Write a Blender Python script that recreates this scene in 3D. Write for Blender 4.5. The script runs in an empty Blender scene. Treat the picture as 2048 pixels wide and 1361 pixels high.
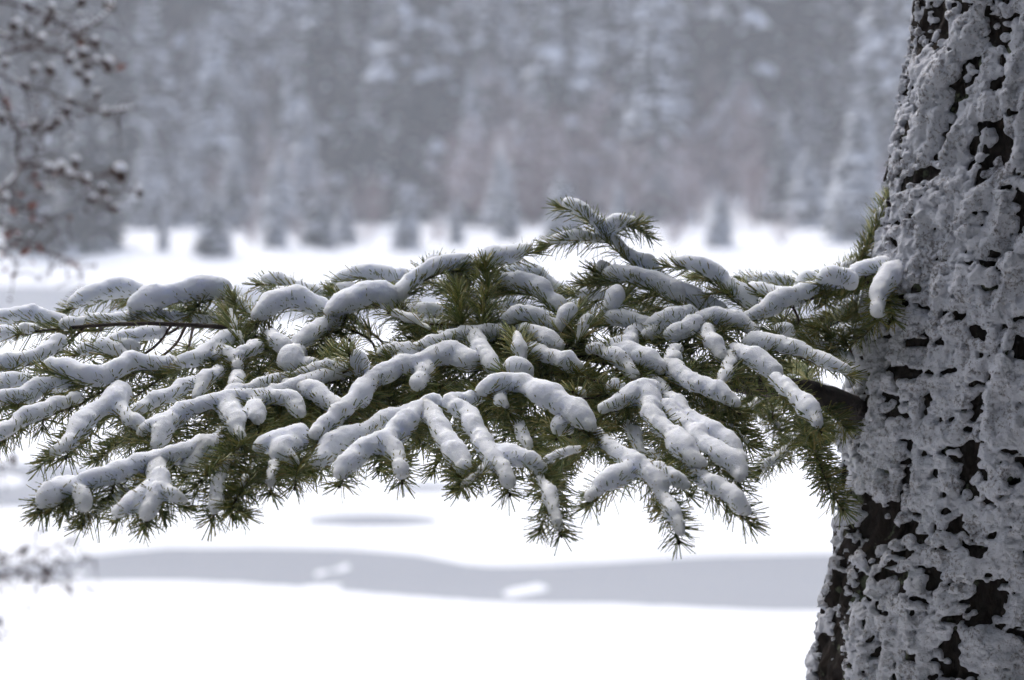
import bpy, math, random
import numpy as np
from mathutils import Matrix, Vector

# ------------------------------------------------------------------ camera, sky, sun, exposure
scene = bpy.context.scene
COL = scene.collection
F = 4836.0                      # focal length in photo pixels (85 mm on 36 mm, 2048 px)
CAMZ = 3.0
PITCH = math.atan(250.5 / F)
cam_data = bpy.data.cameras.new('camera')
cam = bpy.data.objects.new('camera', cam_data)
COL.objects.link(cam)
cam.location = (0, 0, CAMZ)
cam.rotation_euler = (math.pi / 2 - PITCH, 0, 0)
cam_data.lens = 85.0
cam_data.sensor_width = 36.0
cam_data.clip_start = 0.05
cam_data.clip_end = 2000
cam_data.dof.use_dof = True
cam_data.dof.focus_distance = 3.36
cam_data.dof.aperture_fstop = 4.2
scene.camera = cam

SUN_EL, SUN_AZ = math.radians(54), math.radians(-28)   # behind thin cloud, over the lake
world = bpy.data.worlds.new('World')
scene.world = world
world.use_nodes = True
wn = world.node_tree
bg = wn.nodes['Background']
sky = wn.nodes.new('ShaderNodeTexSky')
sky.sky_type = 'NISHITA'
sky.sun_disc = False
sky.sun_elevation = SUN_EL
sky.sun_rotation = SUN_AZ
sky.air_density = 1.0
sky.dust_density = 6.0
hs = wn.nodes.new('ShaderNodeHueSaturation')
hs.inputs['Saturation'].default_value = 0.95
wn.links.new(sky.outputs[0], hs.inputs['Color'])
wn.links.new(hs.outputs[0], bg.inputs['Color'])
bg.inputs['Strength'].default_value = 0.10

sun_data = bpy.data.lights.new('sun', 'SUN')
sun = bpy.data.objects.new('sun', sun_data)
COL.objects.link(sun)
sun_data.energy = 1.5
sun_data.angle = math.radians(75)
sun_data.color = (0.85, 0.91, 1.0)
sdir = Vector((math.sin(SUN_AZ) * math.cos(SUN_EL), math.cos(SUN_AZ) * math.cos(SUN_EL), math.sin(SUN_EL)))
sun.rotation_euler = sdir.to_track_quat('Z', 'Y').to_euler()

scene.view_settings.view_transform = 'Standard'
scene.view_settings.look = 'None'
scene.view_settings.gamma = 1.0
scene.view_settings.use_curve_mapping = False
scene.view_settings.exposure = 1.08

scene.render.engine = 'CYCLES'
cy = scene.cycles
cy.use_denoising = True
cy.use_adaptive_sampling = True
cy.adaptive_threshold = 0.04
cy.max_bounces = 6
cy.diffuse_bounces = 4
cy.glossy_bounces = 2
cy.transmission_bounces = 2
cy.volume_bounces = 1
cy.transparent_max_bounces = 6
cy.sample_clamp_indirect = 8.0

rng = np.random.default_rng(11)
random.seed(11)

# ------------------------------------------------------------------ helpers
CP, SP = math.cos(PITCH), math.sin(PITCH)
def P(x, y, d):
    """photo pixel + distance along the view -> world point"""
    a = (x - 1024.0) / F * d
    b = (680.5 - y) / F * d
    return np.array([a, d * CP + b * SP, CAMZ - d * SP + b * CP])

def hash3(ix, iy, iz, seed):
    with np.errstate(over='ignore'):
        h = (ix.astype(np.uint32) * np.uint32(374761393) + iy.astype(np.uint32) * np.uint32(668265263)
             + iz.astype(np.uint32) * np.uint32(2246822519) + np.uint32((seed * 3266489917) & 0xffffffff))
        h = (h ^ (h >> np.uint32(13))) * np.uint32(1274126177)
        h = (h ^ (h >> np.uint32(16))) * np.uint32(2654435761)
        h = h ^ (h >> np.uint32(15))
    return h.astype(np.float32) * np.float32(2.0 / 4294967295.0) - np.float32(1.0)

def noise(x, y, z, seed=0):
    """value noise in -1..1, numpy arrays"""
    x, y, z = np.broadcast_arrays(np.asarray(x, np.float32), np.asarray(y, np.float32), np.asarray(z, np.float32))
    fx, fy, fz = np.floor(x), np.floor(y), np.floor(z)
    ix, iy, iz = fx.astype(np.int64), fy.astype(np.int64), fz.astype(np.int64)
    u, v, w = x - fx, y - fy, z - fz
    u = u * u * u * (u * (u * 6 - 15) + 10)
    v = v * v * v * (v * (v * 6 - 15) + 10)
    w = w * w * w * (w * (w * 6 - 15) + 10)
    def c(a, b, d):
        return hash3(ix + a, iy + b, iz + d, seed)
    x00 = c(0, 0, 0) * (1 - u) + c(1, 0, 0) * u
    x10 = c(0, 1, 0) * (1 - u) + c(1, 1, 0) * u
    x01 = c(0, 0, 1) * (1 - u) + c(1, 0, 1) * u
    x11 = c(0, 1, 1) * (1 - u) + c(1, 1, 1) * u
    return (x00 * (1 - v) + x10 * v) * (1 - w) + (x01 * (1 - v) + x11 * v) * w

def noise1(t, seed):
    return noise(np.asarray(t, np.float32), np.float32(0.37), np.float32(0.71), seed)

def sstep(a, b, x):
    t = np.clip((x - a) / (b - a), 0, 1)
    return t * t * (3 - 2 * t)

def mesh_from(name, verts, faces, smooth=True, mats=(), midx=None):
    """verts (N,3); faces: list of (M,k) int arrays"""
    me = bpy.data.meshes.new(name)
    verts = np.asarray(verts, np.float32)
    faces = [np.asarray(f, np.int32) for f in faces if len(f)]
    me.vertices.add(len(verts))
    me.vertices.foreach_set('co', verts.ravel())
    nl = sum(f.size for f in faces)
    nf = sum(len(f) for f in faces)
    me.loops.add(nl)
    me.polygons.add(nf)
    me.loops.foreach_set('vertex_index', np.concatenate([f.ravel() for f in faces]))
    tot = np.concatenate([np.full(len(f), f.shape[1], np.int32) for f in faces])
    start = np.concatenate([[0], np.cumsum(tot)[:-1]]).astype(np.int32)
    me.polygons.foreach_set('loop_start', start)
    me.polygons.foreach_set('loop_total', tot)
    me.polygons.foreach_set('use_smooth', np.full(nf, bool(smooth)))
    for m in mats:
        me.materials.append(m)
    if midx is not None:
        me.polygons.foreach_set('material_index', np.asarray(midx, np.int32))
    me.update(calc_edges=True)
    return me

def root_of(o):
    # parts keep world coordinates; only a top-level Empty carries an offset
    return Matrix.Translation(o.location) if o.parent is None else Matrix.Identity(4)

def link(name, me, parent=None, keep_world=True, **props):
    o = bpy.data.objects.new(name, me)
    COL.objects.link(o)
    if parent is not None:
        o.parent = parent
        if keep_world:
            o.matrix_parent_inverse = root_of(parent).inverted()
    for k, v in props.items():
        o[k] = v
    return o

def empty(name, loc, **props):
    o = bpy.data.objects.new(name, None)
    COL.objects.link(o)
    o.location = loc
    o.empty_display_size = 0.1
    for k, v in props.items():
        o[k] = v
    return o

class Geo:
    """collects vertices and faces with a material index"""
    def __init__(self):
        self.v, self.f3, self.f4, self.m3, self.m4, self.n = [], [], [], [], [], 0
    def add(self, v, f3=None, f4=None, mat=0):
        v = np.asarray(v, np.float32)
        if f3 is not None and len(f3):
            self.f3.append(np.asarray(f3, np.int32) + self.n)
            self.m3.append(np.full(len(f3), mat, np.int32))
        if f4 is not None and len(f4):
            self.f4.append(np.asarray(f4, np.int32) + self.n)
            self.m4.append(np.full(len(f4), mat, np.int32))
        self.v.append(v)
        self.n += len(v)
    def mesh(self, name, mats, smooth=True):
        fs, ms = [], []
        if self.f3:
            fs.append(np.concatenate(self.f3)); ms.append(np.concatenate(self.m3))
        if self.f4:
            fs.append(np.concatenate(self.f4)); ms.append(np.concatenate(self.m4))
        return mesh_from(name, np.concatenate(self.v), fs, smooth, mats, np.concatenate(ms))
    def arrays(self):
        f3 = np.concatenate(self.f3) if self.f3 else np.zeros((0, 3), np.int32)
        f4 = np.concatenate(self.f4) if self.f4 else np.zeros((0, 4), np.int32)
        return (np.concatenate(self.v) if self.v else np.zeros((0, 3), np.float32)), f3, f4

def catmull(pts, step):
    pts = np.asarray(pts, float)
    if len(pts) == 2:
        n = max(2, int(np.linalg.norm(pts[1] - pts[0]) / step) + 1)
        t = np.linspace(0, 1, n)[:, None]
        return pts[0] * (1 - t) + pts[1] * t
    ext = np.vstack([2 * pts[0] - pts[1], pts, 2 * pts[-1] - pts[-2]])
    out = []
    for i in range(1, len(ext) - 2):
        p0, p1, p2, p3 = ext[i - 1], ext[i], ext[i + 1], ext[i + 2]
        n = max(2, int(np.linalg.norm(p2 - p1) / step) + 1)
        t = np.linspace(0, 1, n, endpoint=False)[:, None]
        out.append(0.5 * ((2 * p1) + (-p0 + p2) * t + (2 * p0 - 5 * p1 + 4 * p2 - p3) * t ** 2
                          + (-p0 + 3 * p1 - 3 * p2 + p3) * t ** 3))
    out.append(pts[-1:])
    return np.vstack(out)

def tangents(c):
    t = np.gradient(c, axis=0)
    return t / (np.linalg.norm(t, axis=1, keepdims=True) + 1e-9)

def tube(geo, c, r, sides=6, mat=0, rough=0.0, seed=0):
    c = np.asarray(c, float)
    n = len(c)
    r = np.broadcast_to(np.asarray(r, float), (n,))
    t = tangents(c)
    ref = np.tile(np.array([0.13, 0.31, 0.94]), (n, 1))
    s = np.cross(t, ref); s /= np.linalg.norm(s, axis=1, keepdims=True) + 1e-9
    u = np.cross(s, t)
    a = np.linspace(0, 2 * math.pi, sides, endpoint=False)
    rr = np.repeat(r[:, None], sides, 1)
    if rough:
        rr = rr * (1 + rough * noise(np.arange(n)[:, None] * 0.45, a[None, :] * 1.3, 0.5, seed))
    v = c[:, None, :] + rr[:, :, None] * (np.cos(a)[None, :, None] * s[:, None, :] + np.sin(a)[None, :, None] * u[:, None, :])
    v = v.reshape(-1, 3)
    i = np.arange(n - 1)[:, None] * sides
    j = np.arange(sides)[None, :]
    j2 = (j + 1) % sides
    q = np.stack([i + j, i + j2, i + sides + j2, i + sides + j], -1).reshape(-1, 4)
    tip = np.vstack([v, c[-1:] + t[-1:] * r[-1]])
    b = (n - 1) * sides
    f3 = np.stack([b + np.arange(sides), b + (np.arange(sides) + 1) % sides, np.full(sides, n * sides)], -1)
    geo.add(tip, f3, q, mat)

def surface_nets(d, origin, h, wrap=None):
    """d: grid of signed distances, negative inside. returns verts (index space * h + origin) and quads"""
    s = d < 0
    nx, ny, nz = d.shape
    cnt = np.zeros((nx - 1, ny - 1, nz - 1), np.int8)
    offs = [(i, j, k) for i in (0, 1) for j in (0, 1) for k in (0, 1)]
    for (i, j, k) in offs:
        cnt += s[i:nx - 1 + i, j:ny - 1 + j, k:nz - 1 + k]
    act = np.argwhere((cnt > 0) & (cnt < 8))
    if len(act) == 0:
        return np.zeros((0, 3)), np.zeros((0, 4), np.int32)
    idx = np.full(cnt.shape, -1, np.int32)
    idx[act[:, 0], act[:, 1], act[:, 2]] = np.arange(len(act))
    val = {o: d[act[:, 0] + o[0], act[:, 1] + o[1], act[:, 2] + o[2]] for o in offs}
    acc = np.zeros((len(act), 3)); w = np.zeros(len(act))
    for a in offs:
        for ax in range(3):
            if a[ax] == 0:
                b = tuple(a[k] + (1 if k == ax else 0) for k in range(3))
                va, vb = val[a], val[b]
                m = (va < 0) != (vb < 0)
                t = np.where(m, va / np.where(m, va - vb, 1), 0)
                p = np.tile(np.array(a, float), (len(act), 1))
                p[:, ax] += t
                acc[m] += p[m]; w[m] += 1
    v = act + acc / w[:, None]
    quads = []
    for ax in range(3):
        b, c = (ax + 1) % 3, (ax + 2) % 3
        sl0 = [slice(None)] * 3; sl1 = [slice(None)] * 3
        sl0[ax] = slice(0, -1); sl1[ax] = slice(1, None)
        e = s[tuple(sl0)] != s[tuple(sl1)]
        p = np.argwhere(e)
        ok = (p[:, b] > 0) & (p[:, c] > 0) & (p[:, b] < d.shape[b] - 1) & (p[:, c] < d.shape[c] - 1)
        p = p[ok]
        if not len(p):
            continue
        eb = np.zeros(3, int); eb[b] = 1
        ec = np.zeros(3, int); ec[c] = 1
        q = [p, p - eb, p - eb - ec, p - ec]
        ids = np.stack([idx[x[:, 0], x[:, 1], x[:, 2]] for x in q], -1)
        flip = ~s[p[:, 0], p[:, 1], p[:, 2]]
        ids[flip] = ids[flip][:, ::-1]
        quads.append(ids)
    quads = np.vstack(quads)
    quads = quads[(quads >= 0).all(1)]
    return v * h + np.asarray(origin), quads

# ------------------------------------------------------------------ materials
def new_mat(name):
    m = bpy.data.materials.new(name)
    m.use_nodes = True
    nt = m.node_tree
    return m, nt, nt.nodes['Principled BSDF']

def ramp(nt, fac, stops):
    r = nt.nodes.new('ShaderNodeValToRGB')
    el = r.color_ramp.elements
    el[0].position, el[0].color = stops[0][0], (*stops[0][1], 1)
    el[1].position, el[1].color = stops[-1][0], (*stops[-1][1], 1)
    for p, c in stops[1:-1]:
        e = el.new(p); e.color = (*c, 1)
    nt.links.new(fac, r.inputs['Fac'])
    return r.outputs['Color']

def ntex(nt, scale, detail=4, rough=0.55, mapping=None):
    tc = nt.nodes.new('ShaderNodeTexCoord')
    n = nt.nodes.new('ShaderNodeTexNoise')
    n.inputs['Scale'].default_value = scale
    n.inputs['Detail'].default_value = detail
    n.inputs['Roughness'].default_value = rough
    src = tc.outputs['Object']
    if mapping:
        mp = nt.nodes.new('ShaderNodeMapping')
        mp.inputs['Scale'].default_value = mapping
        nt.links.new(src, mp.inputs['Vector']); src = mp.outputs['Vector']
    nt.links.new(src, n.inputs['Vector'])
    return n.outputs['Fac']

def bump(nt, bsdf, height, dist, strength=1.0):
    b = nt.nodes.new('ShaderNodeBump')
    b.inputs['Distance'].default_value = dist
    b.inputs['Strength'].default_value = strength
    nt.links.new(height, b.inputs['Height'])
    nt.links.new(b.outputs['Normal'], bsdf.inputs['Normal'])

def snow_mat(name, scale, dist, col=(0.81, 0.845, 0.925)):
    m, nt, b = new_mat(name)
    n = ntex(nt, scale, 5, 0.65)
    c = ramp(nt, n, [(0.2, tuple(x * 0.97 for x in col)), (0.8, col)])
    nt.links.new(c, b.inputs['Base Color'])
    b.inputs['Roughness'].default_value = 0.75
    b.inputs['Specular IOR Level'].default_value = 0.15
    bump(nt, b, n, dist, 0.8)
    return m
M_SNOW = snow_mat('twig_snow', 360, 0.0019)
M_SNOW.node_tree.nodes['Principled BSDF'].inputs['Subsurface Weight'].default_value = 1.0
M_SNOW.node_tree.nodes['Principled BSDF'].inputs['Subsurface Radius'].default_value = (1.0, 1.0, 1.1)
M_SNOW.node_tree.nodes['Principled BSDF'].inputs['Subsurface Scale'].default_value = 0.017
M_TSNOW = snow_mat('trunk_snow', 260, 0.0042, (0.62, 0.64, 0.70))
M_GSNOW = snow_mat('ground_snow', 3.0, 0.02, (0.76, 0.775, 0.80))

nt = M_TSNOW.node_tree; b = nt.nodes['Principled BSDF']
grit = ntex(nt, 190, 5, 0.7)
thin = ntex(nt, 22, 4, 0.6)
ad = nt.nodes.new('ShaderNodeMath'); ad.operation = 'MULTIPLY_ADD'
nt.links.new(thin, ad.inputs[0]); ad.inputs[1].default_value = 0.55; nt.links.new(grit, ad.inputs[2])
gm_ = ramp(nt, ad.outputs[0], [(0.80, (0, 0, 0)), (0.93, (0.75, 0.75, 0.75))])
mx = nt.nodes.new('ShaderNodeMixRGB')
old = b.inputs['Base Color'].links[0].from_socket
nt.links.new(gm_, mx.inputs['Fac']); nt.links.new(old, mx.inputs['Color1'])
mx.inputs['Color2'].default_value = (0.12, 0.10, 0.09, 1)
nt.links.new(mx.outputs[0], b.inputs['Base Color'])

m, nt, b = new_mat('needle'); M_NEEDLE = m
g = nt.nodes.new('ShaderNodeNewGeometry')
c = ramp(nt, g.outputs['Random Per Island'], [(0.0, (0.08, 0.125, 0.03)), (0.45, (0.155, 0.185, 0.04)), (0.85, (0.26, 0.245, 0.055)), (1.0, (0.31, 0.24, 0.08))])
nt.links.new(c, b.inputs['Base Color'])
b.inputs['Roughness'].default_value = 0.42
b.inputs['Specular IOR Level'].default_value = 0.4

m, nt, b = new_mat('twig_bark'); M_TWIG = m
n = ntex(nt, 140, 4, 0.6)
nt.links.new(ramp(nt, n, [(0.3, (0.028, 0.017, 0.012)), (0.7, (0.085, 0.05, 0.034))]), b.inputs['Base Color'])
b.inputs['Roughness'].default_value = 0.8
bump(nt, b, n, 0.002)

m, nt, b = new_mat('branch_bark'); M_BRANCH = m
n = ntex(nt, 70, 6, 0.65)
nt.links.new(ramp(nt, n, [(0.3, (0.015, 0.011, 0.009)), (0.75, (0.07, 0.05, 0.04))]), b.inputs['Base Color'])
b.inputs['Roughness'].default_value = 0.85
bump(nt, b, n, 0.006)

m, nt, b = new_mat('trunk_bark'); M_BARK = m
n = ntex(nt, 55, 7, 0.65, (1, 1, 0.4))
base = ramp(nt, n, [(0.25, (0.006, 0.005, 0.0042)), (0.6, (0.024, 0.017, 0.0135)), (0.85, (0.055, 0.042, 0.034))])
lich = ntex(nt, 26, 5, 0.6)
lm = ramp(nt, lich, [(0.60, (0, 0, 0)), (0.66, (1, 1, 1))])
mix = nt.nodes.new('ShaderNodeMixRGB')
nt.links.new(lm, mix.inputs['Fac']); nt.links.new(base, mix.inputs['Color1'])
mix.inputs['Color2'].default_value = (0.12, 0.14, 0.09, 1)
nt.links.new(mix.outputs[0], b.inputs['Base Color'])
b.inputs['Roughness'].default_value = 0.9
b.inputs['Specular IOR Level'].default_value = 0.2
bump(nt, b, n, 0.008)

m, nt, b = new_mat('ice'); M_ICE = m
n = ntex(nt, 0.25, 4, 0.5, (0.4, 1, 1))
nt.links.new(ramp(nt, n, [(0.3, (0.305, 0.32, 0.345)), (0.7, (0.345, 0.36, 0.385))]), b.inputs['Base Color'])
b.inputs['Roughness'].default_value = 0.7
b.inputs['Specular IOR Level'].default_value = 0.0

def flat(name, col, rough=0.8, var=0.25, scale=2.0):
    m, nt, b = new_mat(name)
    n = ntex(nt, scale, 3)
    nt.links.new(ramp(nt, n, [(0.3, tuple(x * (1 - var) for x in col)), (0.7, tuple(x * (1 + var) for x in col))]), b.inputs['Base Color'])
    b.inputs['Roughness'].default_value = rough
    b.inputs['Specular IOR Level'].default_value = 0.2
    return m
M_FGREEN = flat('far_foliage', (0.045, 0.062, 0.055), 0.8, 0.3, 0.8)
M_FSNOW = flat('far_snow', (0.80, 0.83, 0.88), 0.8, 0.04, 1.0)
M_FTRUNK = flat('far_trunk', (0.07, 0.055, 0.05))
M_BARE = flat('bare_twig', (0.19, 0.12, 0.115), 0.8, 0.2, 1.0)
M_BAREF = flat('frosted_twig', (0.55, 0.52, 0.55), 0.8, 0.15, 1.0)
M_SHRUB = flat('shrub_twig', (0.075, 0.05, 0.045), 0.8, 0.3, 12)
M_CONE = flat('shrub_cone', (0.07, 0.042, 0.034), 0.8, 0.4, 40)
M_REDLEAF = flat('withered_leaf', (0.24, 0.10, 0.075), 0.8, 0.3, 40)

# ------------------------------------------------------------------ setting: lake ice, snow, banks, hill
def feather(y, lo, hi):
    return np.minimum(y - lo, hi - y)

def lake_snow(X, Y):
    """snow thickness field over the ice: positive = snow, negative = bare ice (units: metres of cover)"""
    d = np.maximum(Y, 1.0)
    u = X / d * F + 1024.0                 # bearing
    y = 430.0 + CAMZ / d * F               # how far down the lake
    w = noise(X * 0.35, Y * 0.35, 0.0, 5) * 6 + noise(X * 1.1, Y * 1.1, 0.0, 6) * 2.5
    up = np.interp(u, [-900, -300, 0, 120, 200, 330, 520, 700, 830, 950, 1050, 1150, 1400, 1640, 2100, 2800],
                   [1160, 1150, 1136, 1122, 1110, 1097, 1097, 1101, 1112, 1137, 1137, 1132, 1118, 1112, 1112, 1150])
    lo = np.interp(u, [-900, -300, 0, 300, 450, 600, 780, 1000, 1250, 1500, 1640, 2100, 2800],
                   [1165, 1172, 1170, 1168, 1173, 1182, 1200, 1214, 1218, 1230, 1232, 1225, 1200])
    ice = feather(y + w * 0.35, up, lo)
    # thin slivers
    for (cx, cy, rx, ry) in ((745, 1046, 135, 15), (850, 979, 70, 10), (1720, 1010, 90, 7)):
        ice = np.maximum(ice, (1 - ((u - cx) / rx) ** 2 - ((y - cy) / ry) ** 2) * ry * 0.6)
    # bare patch on the left with a snow tongue
    left = feather(y + w * 0.6, np.interp(u, [-600, 0, 120, 300, 460], [900, 925, 928, 955, 1002]), np.interp(u, [-600, 0, 200, 330, 460], [1030, 1018, 1016, 1010, 1003]))
    tongue = (1 - ((u + 60) / 110) ** 2 - ((y - 963) / 15) ** 2) * 12
    left = np.minimum(left, -tongue)
    ice = np.maximum(ice, left)
    # band of ice under the far bank
    far = feather(y + w * 0.15, 300, 648 + 10 * noise(u * 0.004, 0, 0, 9))
    ice = np.maximum(ice, far)
    # little floes on the near band
    for (cx, cy, rx, ry) in ((462, 1155, 12, 6), (635, 1152, 10, 5), (684, 1139, 14, 6), (708, 1155, 12, 6), (652, 1178, 32, 7),
                             (1028, 1191, 34, 8), (1085, 1181, 28, 9), (158, 1152, 26, 5)):
        ice = np.minimum(ice, -(1 - ((u - cx) / rx) ** 2 - ((y - cy) / ry) ** 2) * ry * 0.7)
    return np.clip(-ice * 0.006, -0.09, 0.06)

def height(X, Y):
    near = 1.35 - sstep(4.5, 13.0, Y) * 1.32 + 0.05 * noise(X * 0.5, Y * 0.5, 0, 3)
    lake = lake_snow(X, Y)
    z = np.where(Y < 12.2, np.maximum(near, 0.05), lake)
    shore = 101.0 + 3 * noise(X * 0.03, 0, 0, 21) + 1.2 * noise(X * 0.15, 0, 0, 22)
    k = Y - shore
    bank = 1.55 * sstep(0, 11, k) ** 0.8 + 1.0 * sstep(11, 34, k) + np.maximum(k - 30, 0) * 0.30 * sstep(28, 60, k)
    bank = bank + 0.12 * noise(X * 0.3, Y * 0.3, 0, 8) * sstep(1, 6, k) + 2.5 * noise(X * 0.02, Y * 0.02, 0, 12) * sstep(40, 90, k)
    return np.where(k > 0, np.maximum(bank - 0.09 * (1 - sstep(0, 1.0, k)), -0.09), z)

ys = [-70.0]
while ys[-1] < 11.5:
    ys.append(ys[-1] + (3.0 if ys[-1] < -6 else 0.5))
while ys[-1] < 128:
    ys.append(ys[-1] * 1.0062)
while ys[-1] < 420:
    ys.append(ys[-1] * 1.02)
ys = np.array(ys)
sx = np.linspace(-1, 1, 261)
wid = np.interp(ys, [-70, 0, 14, 30, 110, 420], [60, 30, 24, 30, 80, 215])
XX = sx[None, :] * wid[:, None]
YY = np.repeat(ys[:, None], len(sx), 1)
ZZ = height(XX, YY)
nv, nu = XX.shape
i = np.arange(nv - 1)[:, None] * nu; j = np.arange(nu - 1)[None, :]
q = np.stack([i + j, i + j + 1, i + nu + j + 1, i + nu + j], -1).reshape(-1, 4)
me = mesh_from('snow_ground', np.stack([XX, YY, ZZ], -1).reshape(-1, 3), [q], True, [M_GSNOW])
link('ground', me, kind='structure', label='snow covered shore, lake and hillside')
# the ice sheet lies under the snow
iv = np.array([[-95, 6, 0], [95, 6, 0], [95, 126, 0], [-95, 126, 0]], float)
link('lake_ice', mesh_from('lake_ice', iv, [np.array([[0, 1, 2, 3]])], False, [M_ICE]), kind='structure', label='grey frozen lake surface')

# ------------------------------------------------------------------ far trees
def conifer(seed, H, R, levels, per, green, snow, trunk, snowy=0.8, fine=1, cone=0.9):
    r = np.random.default_rng(seed)
    tz = np.linspace(0, H * 0.97, 7)
    tube(trunk, np.stack([0.03 * H * 0.1 * np.sin(tz), tz * 0, tz], -1), np.linspace(H * 0.012 + 0.02, 0.01, 7), 6)
    for k in range(levels):
        f = (k + r.uniform(-0.3, 0.3)) / levels
        f = min(max(f, 0.0), 0.985)
        z = H * (0.05 + 0.94 * f)
        L0 = R * (1 - f) ** cone + 0.04 * R
        n = max(3, int(per * (1 - 0.45 * f)))
        a0 = r.uniform(0, 6.28)
        for m in range(n):
            a = a0 + m * 6.283 / n + r.uniform(-0.3, 0.3)
            L = L0 * r.uniform(0.65, 1.15)
            rise = r.uniform(0.0, 0.25) * (1 if f > 0.6 else 0.4)
            droop = r.uniform(0.3, 0.8) * (1 - 0.4 * f)
            ca, sa = math.cos(a), math.sin(a)
            nb = 3 + 2 * fine
            for b in range(nb):
                t0 = 0.0 if b == 0 else r.uniform(0.15, 0.75)
                ang = a if b == 0 else a + (1 if b % 2 else -1) * r.uniform(0.5, 0.95)
                l = L if b == 0 else L * (1 - t0) * r.uniform(0.6, 0.95) + 0.1 * L
                wdt = l * r.uniform(0.22, 0.34) + 0.03
                p0 = np.array([ca * L * t0, sa * L * t0, z + L * (rise * t0 - droop * t0 * t0)])
                dx, dy = math.cos(ang), math.sin(ang)
                nx, ny = -dy, dx
                def pt(t, s, up):
                    return [p0[0] + dx * l * t + nx * wdt * s, p0[1] + dy * l * t + ny * wdt * s,
                            p0[2] + l * (rise * t - droop * t * t) - abs(s) * wdt * 0.8 + up]
                sg = [pt(0, 0.25, 0), pt(0, -0.25, 0), pt(0.4, -1, 0), pt(0.75, -0.6, 0), pt(1, 0, 0), pt(0.75, 0.6, 0), pt(0.4, 1, 0), pt(0.4, 0, 0.02)]
                f3 = [[0, 1, 7], [1, 2, 7], [2, 3, 7], [3, 4, 7], [4, 5, 7], [5, 6, 7], [6, 0, 7]]
                green.add(sg, f3)
                cl = float(noise(p0[0] * 5.5 / H + seed, p0[1] * 5.5 / H, p0[2] * 9.0 / H, 17))
                if r.random() < snowy * (0.75 + 0.5 * f) + 0.30 * cl + (0.12 if t0 > 0.45 else 0):
                    th = 0.05 + 0.14 * l * r.uniform(0.5, 1.3)
                    ws = r.uniform(0.7, 1.0)
                    st = [pt(0.05, 0.1, 0.02), pt(0.05, -0.1, 0.02), pt(0.4, -ws, 0.02), pt(0.75, -0.6 * ws, 0.02), pt(0.97, 0, 0.02),
                          pt(0.75, 0.6 * ws, 0.02), pt(0.4, ws, 0.02), pt(0.35, 0, th), pt(0.75, 0, th)]
                    snow.add(st, [[0, 1, 7], [1, 2, 7], [2, 3, 7], [3, 8, 7], [3, 4, 8], [4, 5, 8], [5, 7, 8], [5, 6, 7], [6, 0, 7]])

def bare(seed, H, R, geo, frost, n=90):
    r = np.random.default_rng(seed)
    for st in range(3 + seed % 3):
        a = r.uniform(0, 6.28); lean = r.uniform(0.05, 0.28)
        h = H * r.uniform(0.75, 1.0)
        tt = np.linspace(0, 1, 6)
        stem = np.stack([np.cos(a) * lean * h * tt, np.sin(a) * lean * h * tt, h * tt], -1) + r.normal(0, 0.03, (6, 3)) * np.array([1, 1, 0])
        tube(geo, stem, np.linspace(0.05, 0.008, 6) * H / 6, 4)
        for k in range(n // 3):
            t = r.uniform(0.15, 0.98)
            p = np.array([np.interp(t, tt, stem[:, 0]), np.interp(t, tt, stem[:, 1]), h * t])
            b = r.uniform(0, 6.28); l = H * r.uniform(0.12, 0.34) * (1.15 - t)+0.2; up = r.uniform(0.4, 1.4)
            c = np.stack([p, p + l * 0.5 * np.array([math.cos(b), math.sin(b), up * 0.5]), p + l * np.array([math.cos(b), math.sin(b), up * 0.9])])
            tube(frost if r.random() < 0.38 else geo, c, np.array([0.022, 0.016, 0.008]) * H / 6, 3)

def thing_tree(kind_, proto, x, ybase, ytop, depth, label, rz):
    """a copy of a prototype conifer standing on the ground at bearing x and distance depth"""
    X = (x - 1024) / F * depth
    z = float(height(np.array([X]), np.array([depth]))[0]) - 0.05
    top = CAMZ - depth * (ytop - 430) / F
    Hn = max(top - z, 0.6)
    names, Hp, Rp = proto
    return X, z, Hn

protos = []
specs = [(1, 6, 1.5, 26, 9, 0.50, 0.75), (2, 6, 1.8, 26, 9, 0.26, 0.72), (3, 6, 1.15, 26, 8, 0.45, 0.8), (4, 6, 1.7, 26, 9, 0.55, 0.65),
         (5, 10, 1.9, 32, 9, 0.6, 0.8), (6, 10, 2.3, 32, 10, 0.06, 0.75), (7, 10, 1.6, 34, 8, 0.58, 0.85)]
for (sd, H, R, lv, per, sn, cone) in specs:
    g_, s_, t_ = Geo(), Geo(), Geo()
    conifer(sd, H, R, lv, per, g_, s_, t_, sn, 1, cone)
    protos.append((t_.mesh('far_trunk', [M_FTRUNK]), g_.mesh('far_crown', [M_FGREEN], False), s_.mesh('far_snow', [M_FSNOW]), H))

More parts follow.
